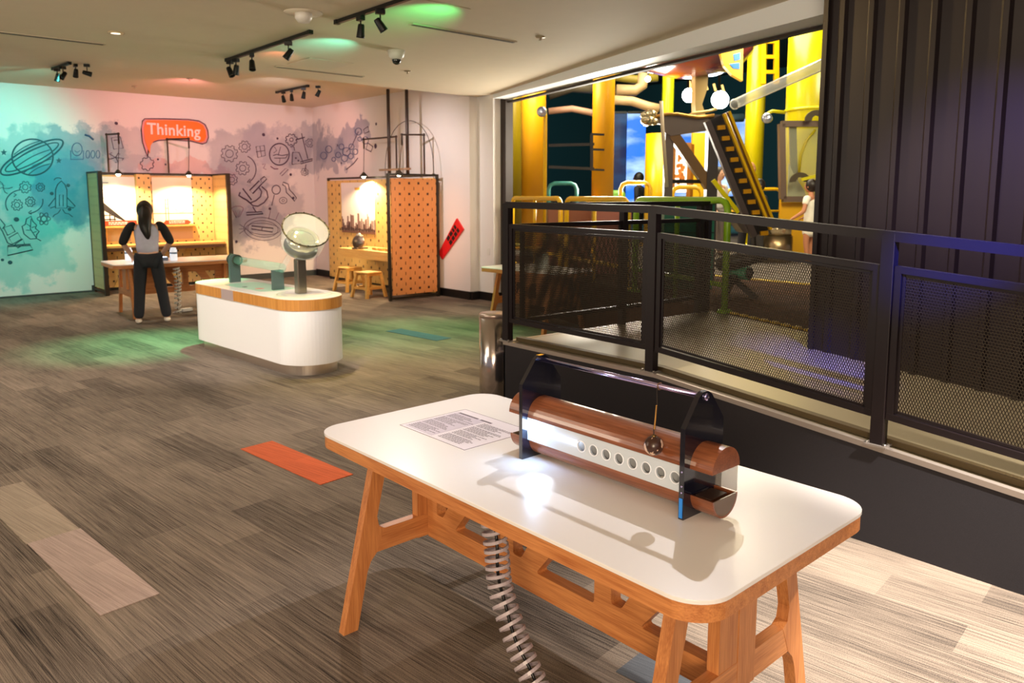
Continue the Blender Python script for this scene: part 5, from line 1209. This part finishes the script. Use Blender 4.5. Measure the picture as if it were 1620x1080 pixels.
# floodlights
fl = mat('flood_lens', (235, 250, 255), .2, emit=60)
for px, py, rr, lb in ((1090, 151, .115, 'left of two dazzling floodlights above the arched stand'), (1139, 158, .145, 'right of two dazzling floodlights above the arched stand')):
    p = onD(px, py, 13); t = thing('floodlight', lb, 'floodlight', p, group='hall floodlights')
    wb(MB().lathe([(.001, -.16), (rr * .8, -.14), (rr * 1.03, 0), (rr * 1.03, .01), (rr, .012)], p, 24, axis=-FW), 'housing', blk, t); wb(MB().lathe([(rr, .012), (.001, .03)], p, 24, axis=-FW), 'lens', fl, t)
    wb(MB().cyl(p + FW * .08, p + FW * .08 + Vector((0, 0, 2.5)), .02, 8), 'drop_rod', blk, t)
p = onD(1025, 125, 14); t = thing('spot_lamp', 'small bright round lamp among the dark ducts', 'lamp', p)
wb(MB().ball(p, .05, 14), 'bulb', mat('warm_bulb', (255, 245, 220), .2, emit=40), t); wb(MB().cyl(p + Vector((0, 0, .04)), p + Vector((0, 0, 1.5)), .012, 8), 'cord', blk, t)
p = onD(1214, 187, 13.6); t = thing('pendant_spot', 'silver pivoting spot lamp beside the huge column', 'lamp', p)
wb(MB().lathe([(.001, -.10), (.08, -.08), (.09, .06), (.05, .09), (.001, .09)], p, 20, axis=-FW - RT * .5), 'lamp_head', mat('lamp_silver', (190, 196, 214), .2, .7), t); wb(MB().tube([p + Vector((0, 0, .08)), p + Vector((0, 0, .12)) + RT * .08, p + Vector((0, 0, .10)) + RT * .3], .03, 10), 'arm', yc2, t)
# blue screens showing clouds
def sky_mat(name, a, b_, st):
    m = bpy.data.materials.new(name); m.use_nodes = True; nt = m.node_tree; bs = nt.nodes['Principled BSDF']; tc = nt.nodes.new('ShaderNodeTexCoord'); mp = nt.nodes.new('ShaderNodeMapping'); mp.inputs['Scale'].default_value = (.5, .5, 1.3)
    n = nt.nodes.new('ShaderNodeTexNoise'); n.inputs['Scale'].default_value = 1.5; n.inputs['Detail'].default_value = 5; nt.links.new(tc.outputs['Object'], mp.inputs[0]); nt.links.new(mp.outputs[0], n.inputs['Vector'])
    cr = nt.nodes.new('ShaderNodeValToRGB'); cr.color_ramp.elements[0].position = .42; cr.color_ramp.elements[1].position = .68; cr.color_ramp.elements[0].color = lin(a); cr.color_ramp.elements[1].color = lin(b_)
    nt.links.new(n.outputs['Fac'], cr.inputs[0]); nt.links.new(cr.outputs[0], bs.inputs['Emission Color']); bs.inputs['Emission Strength'].default_value = st; bs.inputs['Base Color'].default_value = (0, 0, 0, 1); return m
def screen(x0, x1, y0, y1, D, label, m, bend=0):
    a, b2 = onD(x0, y1, D), onD(x1, y1, D); zt = onD((x0 + x1) / 2, y0, D).z; zb = max(.7, onD((x0 + x1) / 2, y1, D).z)
    t = thing('projection_screen', label, 'screen', (a + b2) / 2, group='blue sky screens'); t.location.z = zb
    wb(MB().poly([(a.x, a.y, zb), (b2.x, b2.y, zb), (b2.x, b2.y, zt), (a.x, a.y, zt)], .05, FW), 'picture', m, t)
    e = MB(); nn = -FW * .0
    for p_, q_ in (((a.x, a.y, zt), (b2.x, b2.y, zt)), ((a.x, a.y, zb), (b2.x, b2.y, zb))): e.bar(p_, q_, .08, .06)
    wb(e, 'screen_edge', blk, t)
screen(990, 1019, 178, 330, 20, 'glowing blue cloud screen left of the arched stand', sky_mat('cloud_picture', (10, 110, 235), (190, 225, 255), 1.5))
screen(968, 989, 178, 330, 20.6, 'dim navy screen panel left of the glowing cloud screen', sky_mat('navy_picture', (4, 30, 80), (30, 90, 140), .8))
screen(1064, 1176, 186, 312, 20, 'pale blue cloud screen behind the arched stand and conveyor', sky_mat('pale_cloud_picture', (40, 120, 225), (205, 230, 250), 1.3))
a = onD(1062, 300, 16); b2 = onD(1091, 300, 16)
t = thing('lit_poster', 'bright backlit poster with orange print inside the arched stand', 'poster', a)
zb, zt = onD(1076, 304, 16).z, onD(1076, 236, 16).z
wb(MB().poly([(a.x, a.y, zb), (b2.x, b2.y, zb), (b2.x, b2.y, zt), (a.x, a.y, zt)], .05, FW), 'lit_face', mat('lit_poster_face', (255, 240, 214), .4, emit=1.6), t)
q = MB(); rnd = random.Random(8)
for i in range(16):
    f1, f2 = rnd.uniform(.3, .6), rnd.uniform(.2, .85); p = a + (b2 - a) * f1; z = zb + (zt - zb) * f2; v = RT * rnd.uniform(.02, .06); q.poly([(p - v + Vector((0, 0, z - p.z - .03)) - FW * .01), (p + v + Vector((0, 0, z - p.z - .03)) - FW * .01), (p + v + Vector((0, 0, z - p.z + .04)) - FW * .01), (p - v + Vector((0, 0, z - p.z + .04)) - FW * .01)], .004, FW)
wb(q, 'orange_print', mat('orange_print', (220, 130, 50), .5), t)
e = MB()
for p_ in (a, b2): e.bar((p_.x, p_.y, zb - .1), (p_.x, p_.y, zt + .1), .10, .10)
e.bar((a.x, a.y, zt + .08), (b2.x, b2.y, zt + .08), .10, .10); wb(e, 'frame', mat('amber_frame', (150, 92, 20), .4), t)
a, b2 = onD(1093, 300, 16.5), onD(1130, 300, 16.5); o = MB().poly([(a.x, a.y, .66), (b2.x, b2.y, .66), (b2.x, b2.y, onD(1110, 210, 16.5).z), (a.x, a.y, onD(1110, 210, 16.5).z)], .1, FW).build('hall_partition', yc); tag(o, 'flat yellow wall panel between the posts of the arched stand', 'panel')

# arched steel stand with brace
gsteel = mat('grey_painted_steel', (96, 84, 80), .4, .4); D = 10.4
t = thing('arched_stand', 'grey steel stand with an arched beam and diagonal brace in the hall', 'frame', flo(1090, D))
p1, p2 = flo(1056, D), flo(1124, D)
wb(MB().bar(p1, (p1.x, p1.y, onD(1056, 205, D).z), .11, .11, up=RT), 'post', gsteel, t)
wb(MB().bar(p2, (p2.x, p2.y, onD(1124, 182, D).z), .16, .14, up=RT), 'post', mat('post_dark', (60, 54, 56), .4, .4), t)
up_e = [(1020, 197), (1028, 190), (1040, 185), (1055, 182), (1072, 182), (1090, 185), (1104, 187), (1130, 184)]; lo_e = [(1128, 205), (1112, 207), (1085, 211), (1062, 215), (1052, 210), (1048, 196), (1036, 194), (1026, 199)]
wb(MB().poly([onD(x, y, D - .08) for x, y in up_e + lo_e], .14, FW), 'arched_beam', gsteel, t)
wb(MB().tube([onD(x, y - 1.5, D - .1) for x, y in up_e], .022, 8), 'beam_edge', mat('beam_edge', (176, 130, 60), .3, .6), t)
wb(MB().bar(onD(1064, 212, D), onD(1124, 298, D), .13, .14, up=FW), 'brace', mat('brace_brown', (110, 84, 58), .35, .4), t)
wb(MB().bar(onD(1062, 287, D), onD(1112, 287, D), .05, .05), 'tie_bar', blk, t)
wb(MB().tube([onD(1046, 160, D - .3), onD(1048, 200, D - .3), onD(1055, 296, D - .3)], .025, 10), 'pale_rod', mat('pale_rod', (196, 176, 150), .4), t)
q = MB()
for x, y, s in ((1025, 190, .10), (1030, 180, .08), (1021, 182, .07), (1034, 192, .07)): q.ball(onD(x, y, D - .1), s, 10, (1, 1, .7))
wb(q, 'pulley_cluster', mat('bright_metal', (206, 190, 150), .25, .8), t)
wb(MB().tube([onD(1082, 186, D), onD(1098, 179, D), onD(1120, 176, D), onD(1134, 172, D)], .02, 8), 'feed_rail', mat('feed_rail', (206, 176, 110), .3, .5), t)
# conveyor
t = thing('ball_conveyor', 'sloping conveyor with yellow edges and dark cleats in front of the hall visitors', 'conveyor', onD(1208, 385, 9)); Dc = 9.2
A0, A1 = onD(1131, 186, Dc), onD(1205, 368, Dc); ax_ = (A1 - A0).normalized(); sd_ = ax_.cross(FW).normalized()
wb(MB().bar(A0, A1, .02, .19, up=sd_), 'belt', mat('belt_black', (22, 20, 18), .5), t)
for s, m_, w_ in ((.10, yp, .03), (.135, mat('rail_brown', (140, 92, 30), .3, .5), .018), (.162, yc, .03), (-.11, gsteel, .07)): 
    wb(MB().bar(A0 - sd_ * s * -1 - FW * .03, A1 - sd_ * s * -1 - FW * .03, .08, w_, up=sd_), 'side_rail', m_, t)
L_ = (A1 - A0).length; k = .12
while k < L_: 
    c = A0 + ax_ * k - FW * .03; wb(MB().bar(c - sd_ * .03, c + sd_ * .055 + ax_ * .03, .05, .06, up=FW), 'cleat', yo, t); k += .135
tr = MB().poly([onD(x, y, Dc) for x, y in ((1163, 349), (1200, 352), (1212, 372), (1176, 368))], .3, FW); wb(tr, 'catch_tray', mat('tray_steel', (150, 140, 128), .3, .8), t)
wb(MB().bar(onD(1128, 285, Dc + .4), onD(1168, 336, Dc + .4), .04, .05), 'yellow_brace', yc2, t)
# steel drum pedestal
c = flo(1232, 13.0); t = thing('steel_pedestal', 'round brushed steel pedestal under the hall rail, left of the girl', 'pedestal', c)
zt = onD(1232, 352, 13).z - .66
MB().lathe([(.26, 0), (.26, zt - .22)], (0, 0, 0), 36).build('base_cylinder', mat('brushed_pedestal', (150, 128, 96), .3, .9), t); MB().lathe([(.24, zt - .22), (.24, zt - .01), (.22, zt), (.001, zt)], (0, 0, 0), 36).build('upper_band', mat('bright_band', (206, 190, 160), .2, .9), t)
# glazed window box on the huge column
Dw = 13.6; cs = [onD(x, y, Dw) for x, y in ((1238, 315), (1322, 315), (1322, 196), (1236, 196))]
t = thing('viewing_window', 'tall window box with a grey frame on the front of the huge yellow column', 'window', cs[0])
e = MB(); fm = mat('window_frame_grey', (120, 98, 84), .4, .3)
for i in range(4): e.bar(cs[i], cs[(i + 1) % 4], .10, .12, up=FW)
wb(e, 'frame', fm, t); wb(MB().poly([c - FW * 0 for c in [onD(x, y, Dw + .02) for x, y in ((1242, 311), (1320, 311), (1320, 200), (1242, 200))]], .01, FW), 'glass_pane', mat('hall_glass', (220, 225, 190), .05, spec=.8, alpha=.18), t)
wb(MB().bar(onD(1254, 200, Dw + .2), onD(1257, 310, Dw + .2), .12, .05, up=FW), 'inner_post', gsteel, t)
wb(MB().poly([onD(x, y, Dw + .15) for x, y in ((1246, 310), (1248, 258), (1256, 276), (1272, 300), (1276, 312))], .02, FW), 'plastic_sheet', mat('plastic_sheet', (176, 170, 140), .3), t)
wb(MB().tube([onD(x, y, Dw - .05) for x, y in ((1290, 205), (1276, 222), (1267, 245), (1264, 275))], .022, 8), 'curved_rod', mat('rod_olive', (180, 160, 20), .4), t)
def scoop(px, py, s, lb):
    c = onD(px, py, Dw - .25); tt = thing('ball_scoop', lb, 'scoop', c, group='grey ring scoops')
    P = [(s * math.cos(R(k)), s * .85 * math.sin(R(k))) for k in range(-10, 200, 10)] + [(s * .4 * math.cos(R(k)), s * .36 * math.sin(R(k))) for k in range(190, -20, -10)]
    wb(MB().poly([c + RT * x + Vector((0, 0, y)) for x, y in P], .05, FW), 'ring', mat('scoop_grey', (96, 84, 64), .35, .5), tt)
scoop(1292, 189, .19, 'grey ring scoop above the viewing window'); scoop(1266, 286, .17, 'grey ring scoop low inside the viewing window')
wb(MB().bar(onD(1268, 284, Dw - .3), onD(1322, 270, Dw - .3), .05, .05), 'yellow_arm', yc2, t)
q = MB().poly([onD(x, y, Dw + .1) for x, y in ((1236, 400), (1322, 400), (1322, 320), (1236, 320))], .1, FW); o = q.build('low_partition', mat('amber_panel', (240, 178, 20), .4)); tag(o, 'deep yellow panel below the viewing window behind the girl', 'panel')
# clear tube crossing high
t = thing('clear_ball_tube', 'long clear tube slanting up to the corrugated wall in the hall', 'tube', onD(1162, 164, 10)); ta, tb_ = onD(1162, 165, 10), onD(1330, 89, 8.2)
wb(MB().tube([ta, tb_], .062, 20, cap=False), 'tube_wall', mat('clear_tube', (240, 244, 238), .05, spec=1, alpha=.45), t)
for s in (0, 1.0): wb(MB().tube([ta + (tb_ - ta) * s + (Vector(tb_ - ta).to_track_quat('Z', 'Y') @ Vector((.062 * math.cos(2 * PI * k / 24), .062 * math.sin(2 * PI * k / 24), 0))) for k in range(24)], .008, 8, closed=True), 'tube_collar', mat('white_collar', (236, 236, 230), .2), t)
wb(MB().cyl(ta - Vector((0, 0, .06)), tb_ - Vector((0, 0, .06)), .008, 8).cyl(ta + Vector((0, 0, .062)), tb_ + Vector((0, 0, .062)), .008, 8), 'tube_runners', mat('white_collar', (236, 236, 230), .2), t)
# painted hull hanging above
D = 11.5; c = onD(1096, 52, D); t = thing('hanging_vessel', 'large purple and orange painted vessel hanging above the arched stand', 'play structure', c)
hm_ = mat('vessel_purple', (104, 44, 66), .18, spec=.8, coat=.6); nt = hm_.node_tree; b = nt.nodes['Principled BSDF']; tc = nt.nodes.new('ShaderNodeTexCoord'); n = nt.nodes.new('ShaderNodeTexNoise'); n.inputs['Scale'].default_value = .9; nt.links.new(tc.outputs['Object'], n.inputs['Vector'])
cr = nt.nodes.new('ShaderNodeValToRGB'); cr.color_ramp.elements[0].position = .47; cr.color_ramp.elements[1].position = .66; cr.color_ramp.elements[0].color = lin((84, 28, 60)); cr.color_ramp.elements[1].color = lin((206, 92, 26)); nt.links.new(n.outputs['Fac'], cr.inputs[0]); nt.links.new(cr.outputs[0], b.inputs['Base Color'])
q = MB(); q.lathe([(.001, -.62), (.35, -.60), (.68, -.50), (.85, -.30), (.90, 0), (.85, .4), (.6, .7), (.001, .8)], (0, 0, 0), 48); q.build('hull', hm_, t)
MB().lathe([(.87, -.22), (.90, -.20), (.925, -.15), (.90, -.10)], (0, 0, 0), 48).build('chrome_band', mat('chrome_band', (226, 230, 236), .1, 1), t)
q = MB(); ql = (RT * .62 - FW * .55).normalized(); cc = ql * .45 + Vector((0, 0, .02)); q.lathe([(.001, -.16), (.24, -.12), (.32, 0), (.30, .15), (.001, .2)], cc, 32); q.build('orange_dome', mat('vessel_orange', (240, 90, 16), .25, coat=.5), t)
fin = [(1140, 84), (1176, 70), (1175, 128), (1158, 118), (1146, 104)]
wb(MB().poly([onD(x, y, D - .9) for x, y in fin], .10, FW), 'yellow_fin', yc, t)
for pp in (((1160, 86), (1171, 83), (1171, 94), (1162, 96)), ((1154, 101), (1170, 99), (1170, 109), (1160, 108))): wb(MB().poly([onD(x, y, D - .91) for x, y in pp], .02, FW), 'blue_window', mat('fin_blue', (20, 110, 220), .3), t)
st_ = [(1100, 112), (1121, 112), (1119, 140), (1111, 165), (1119, 190), (1101, 190), (1100, 165)]
wb(MB().poly([onD(x, y, D) for x, y in st_], .25, FW), 'curved_support', mat('support_beige', (190, 160, 96), .35), t)
wb(MB().cyl((0, 0, 0), (0, 0, 1), .05, 8) if 0 else MB().cyl(c + Vector((0, 0, .7)), (c.x, c.y, 7.0), .06, 12), 'hanging_rod', blk, t)
# ladder
D = 16; t = thing('wall_ladder', 'yellow ladder between the tall column and the huge column', 'ladder', onD(1217, 130, D))
for x in (1207, 1228): wb(MB().bar(onD(x, 10, D), onD(x, 133, D), .09, .09, up=FW), 'side_rail', yc, t)
for y in (20, 42, 66, 90, 114): wb(MB().bar(onD(1206, y, D), onD(1229, y, D), .08, .07), 'rung', yc, t)
# dark backdrop boxes, ducts and pipes
duct = mat('duct_grey', (96, 88, 76), .5, .4); pk = mat('pink_pipe', (170, 130, 110), .5)
def duct_run(pts, D, r, label, m, cat='duct'):
    P = [onD(x, y, D) for x, y in pts]; o = MB().tube(P, r, 14).build('ceiling_duct' if cat == 'duct' else 'overhead_pipe', m); tag(o, label, cat); return o
duct_run([(868, 176), (905, 172), (940, 179)], 17, .07, 'pinkish overhead pipe between the two amber columns', pk, 'pipe')
duct_run([(868, 120), (900, 110), (938, 100)], 18, .16, 'grey duct high between the two amber columns', duct); duct_run([(868, 150), (904, 138), (938, 140)], 18.5, .12, 'thin grey duct below the high duct between the amber columns', duct)
duct_run([(970, 158), (1000, 160), (1024, 168), (1042, 172)], 17, .10, 'tan duct above the glowing cloud screen', mat('tan_duct', (166, 140, 106), .4))
duct_run([(975, 142), (1005, 143), (1016, 135), (1018, 116)], 17.5, .12, 'elbow duct turning upward left of the small bright lamp', mat('tan_duct', (166, 140, 106), .4)); duct_run([(968, 120), (1005, 126), (1040, 122)], 18, .10, 'olive pipe crossing above the elbow duct', mat('olive_pipe', (130, 116, 40), .5), 'pipe')
duct_run([(1060, 186), (1110, 190), (1176, 186)], 19, .10, 'steel pipe along the top of the pale blue screen', mat('steel_blue_pipe', (110, 150, 170), .3, .5), 'pipe')
for i in range(5):
    p = onD(1090 + i * 13, 128 + i * 1.5, 18); o = MB().bar(p, p + Vector((0, 0, -.16)) + RT * .05, .05, .03, up=FW).build('louvre_lamp', mat('louvre_lit', (226, 190, 120), .4, emit=.35)); tag(o, '%s of five slanted lit slats above the floodlights' % ('leftmost', 'second from left', 'middle', 'second from right', 'rightmost')[i], 'lamp', 'slanted lit slats')
# teal cabinets and dark racks behind the rails
def hall_box(x0, x1, y0, D, dep, label, m, nm, cat):
    a, b2 = onD(x0, 300, D), onD(x1, 300, D); zt = onD((x0 + x1) / 2, y0, D).z
    t = thing(nm, label, cat, ((a.x + b2.x) / 2, (a.y + b2.y) / 2, .655))
    wb(MB().poly([(a.x, a.y, .66), (b2.x, b2.y, .66), (b2.x, b2.y, zt), (a.x, a.y, zt)], dep, FW), 'body', m, t)
    return t, a, b2, zt
tl = mat('teal_cabinet', (44, 120, 96), .4); t, a, b2, zt = hall_box(1052, 1132, 322, 9.2, .5, 'dark teal cabinet behind the green pipe railing', tl, 'teal_cabinet', 'cabinet')
wb(MB().bar(Vector((a.x, a.y, zt + .02)), Vector((b2.x, b2.y, zt + .02)), .12, .05), 'top_edge', blk, t)
for k in range(6): z = .75 + k * (zt - .8) / 6; wb(MB().bar(Vector((a.x, a.y, z)) - FW * .01, Vector((b2.x, b2.y, z)) - FW * .01, .02, .012), 'groove', mat('groove_dark', (20, 60, 50), .5), t)
t, a, b2, zt = hall_box(868, 936, 322, 11.5, .5, 'brown bin of parts behind the middle yellow railing', mat('brown_bin', (140, 84, 60), .5), 'parts_bin', 'bin')
t, a, b2, zt = hall_box(944, 1000, 322, 11.0, .5, 'reddish ribbed bin of parts behind the middle yellow railing', mat('pink_bin', (176, 110, 96), .5), 'parts_bin', 'bin')
rk = mat('rack_black', (24, 22, 22), .5); t = thing('black_rack', 'black pipe rack with two shelves left of the second amber column', 'rack', flo(920, 14)); q = MB()
wb(MB().bar(onD(868, 230, 14.4), onD(940, 228, 14.4), .04, .05), 'upper_bar', rk, t); wb(MB().bar(onD(868, 264, 14.4), onD(940, 267, 14.4), .04, .05), 'lower_bar', rk, t); wb(MB().bar(onD(936, 212, 13.6), onD(936, 270, 13.6), .05, .05, up=RT), 'upright', rk, t)
for y in (212, 236, 268): wb(MB().bar(onD(934, y, 13.6), onD(956, y + 1, 13.6), .035, .035), 'bracket', rk, t)
# small yellow rails inside the hall
def small_rail(x0, x1, y0, D, label, m=yp):
    a, b2 = flo(x0, D), flo(x1, D); z = onD((x0 + x1) / 2, y0, D).z; c = .1; d = (b2 - a).normalized(); t = thing('hall_railing', label, 'railing', a, group='short yellow rails inside the hall')
    U = lambda p, zz: Vector((p.x, p.y, zz))
    wb(MB().tube([U(a, .66), U(a, z - c), U(a + d * c * .3, z - c * .3), U(a + d * c, z), U(b2 - d * c, z), U(b2 - d * c * .3, z - c * .3), U(b2, z - c), U(b2, .66)], .035, 10), 'hoop', m, t); wb(MB().cyl(U(a, z - .45), U(b2, z - .45), .025, 8), 'mid_rail', m, t)
small_rail(982, 1029, 289, 12.5, 'short yellow rail in front of the glowing cloud screen'); small_rail(868, 912, 290, 13, 'short teal rail left of the second amber column', mat('teal_rail', (40, 110, 100), .4))
small_rail(1150, 1236, 299, 16, 'yellow rail behind the bald man'); small_rail(1064, 1110, 296, 12, 'short yellow rail below the lit poster')
t = thing('yellow_barrel', 'green lit barrel right of the second amber column', 'barrel', flo(974, 16)); MB().lathe([(.18, 0), (.2, .1), (.2, 1.15), (.15, 1.22), (.001, 1.22)], (0, 0, 0), 24).build('shell', mat('barrel_green', (96, 150, 50), .4), t); MB().lathe([(.205, .9), (.215, .92), (.205, .94)], (0, 0, 0), 24).build('hoop', mat('barrel_green', (96, 150, 50), .4), t)
# scope on legs behind the mesh
t = thing('ground_scope', 'dark barrelled viewer with a green drum end on splayed legs beyond the fence', 'viewer', (7.2, 4.5, .66)); dkm = mat('dark_painted_metal', (44, 38, 36), .4, .2)
wb(MB().tube([onD(1140, 418, 8.6), onD(1165, 413, 8.4), onD(1212, 405, 8.2)], [.08, .09, .045], 16), 'dark_barrel', dkm, t)
wb(MB().tube([onD(1158, 432, 8.6), onD(1185, 432, 8.4)], .075, 20), 'green_drum', mat('mint_drum', (70, 180, 130), .35), t); wb(MB().ball(onD(1186, 432, 8.38), .07, 14, (.6, .6, 1)), 'black_cap', blk, t)
for p_, q_ in (((1160, 440), (1196, 474)), ((1160, 440), (1146, 470)), ((1166, 436), (1150, 444))):
    a, b2 = onD(*p_, 8.5), onD(*q_, 8.3); b2.z = max(.66, b2.z); wb(MB().bar(a, b2, .06, .05), 'leg', dkm, t)
# hall visitors
p = flo(1284, 12.4); person('girl from behind in a cream dress with a dark plait by the corrugated wall', p, R(0), 1.36,
    dict(wrL=(-.20, .10, .56), elL=(-.16, .0, .63), wrR=(.10, .12, .56), anL=(-.04, -.01, .045), anR=(.05, -.01, .045)), (196, 130, 96), (250, 236, 222), None, (230, 220, 210), (34, 22, 18), sleeve=.55, skirt=.20, bun=True)
p = flo(1184, 13.7); person('bald man in a dark grey t-shirt looking to the right behind the conveyor', p, R(-95), 1.70, dict(wrL=(-.12, .16, .60), elL=(-.14, .02, .62)), (206, 146, 108), (74, 70, 70), (40, 40, 48), (60, 50, 44), (60, 40, 30), bald=True, sleeve=.7)
p = flo(1202, 12.9); person('dark haired boy in a black top beside the bald man', p, R(60), 1.38, {}, (206, 146, 108), (34, 32, 34), (50, 46, 46), (60, 50, 44), (30, 22, 18), sleeve=.6)
p = flo(1136, 14.3); person('person in a white t-shirt half hidden by the arched stand', p, R(170), 1.62, dict(wrL=(-.16, .12, .52), wrR=(.16, .12, .52)), (216, 168, 140), (240, 236, 240), (120, 110, 110), (60, 50, 44), (40, 28, 22), sleeve=.7)
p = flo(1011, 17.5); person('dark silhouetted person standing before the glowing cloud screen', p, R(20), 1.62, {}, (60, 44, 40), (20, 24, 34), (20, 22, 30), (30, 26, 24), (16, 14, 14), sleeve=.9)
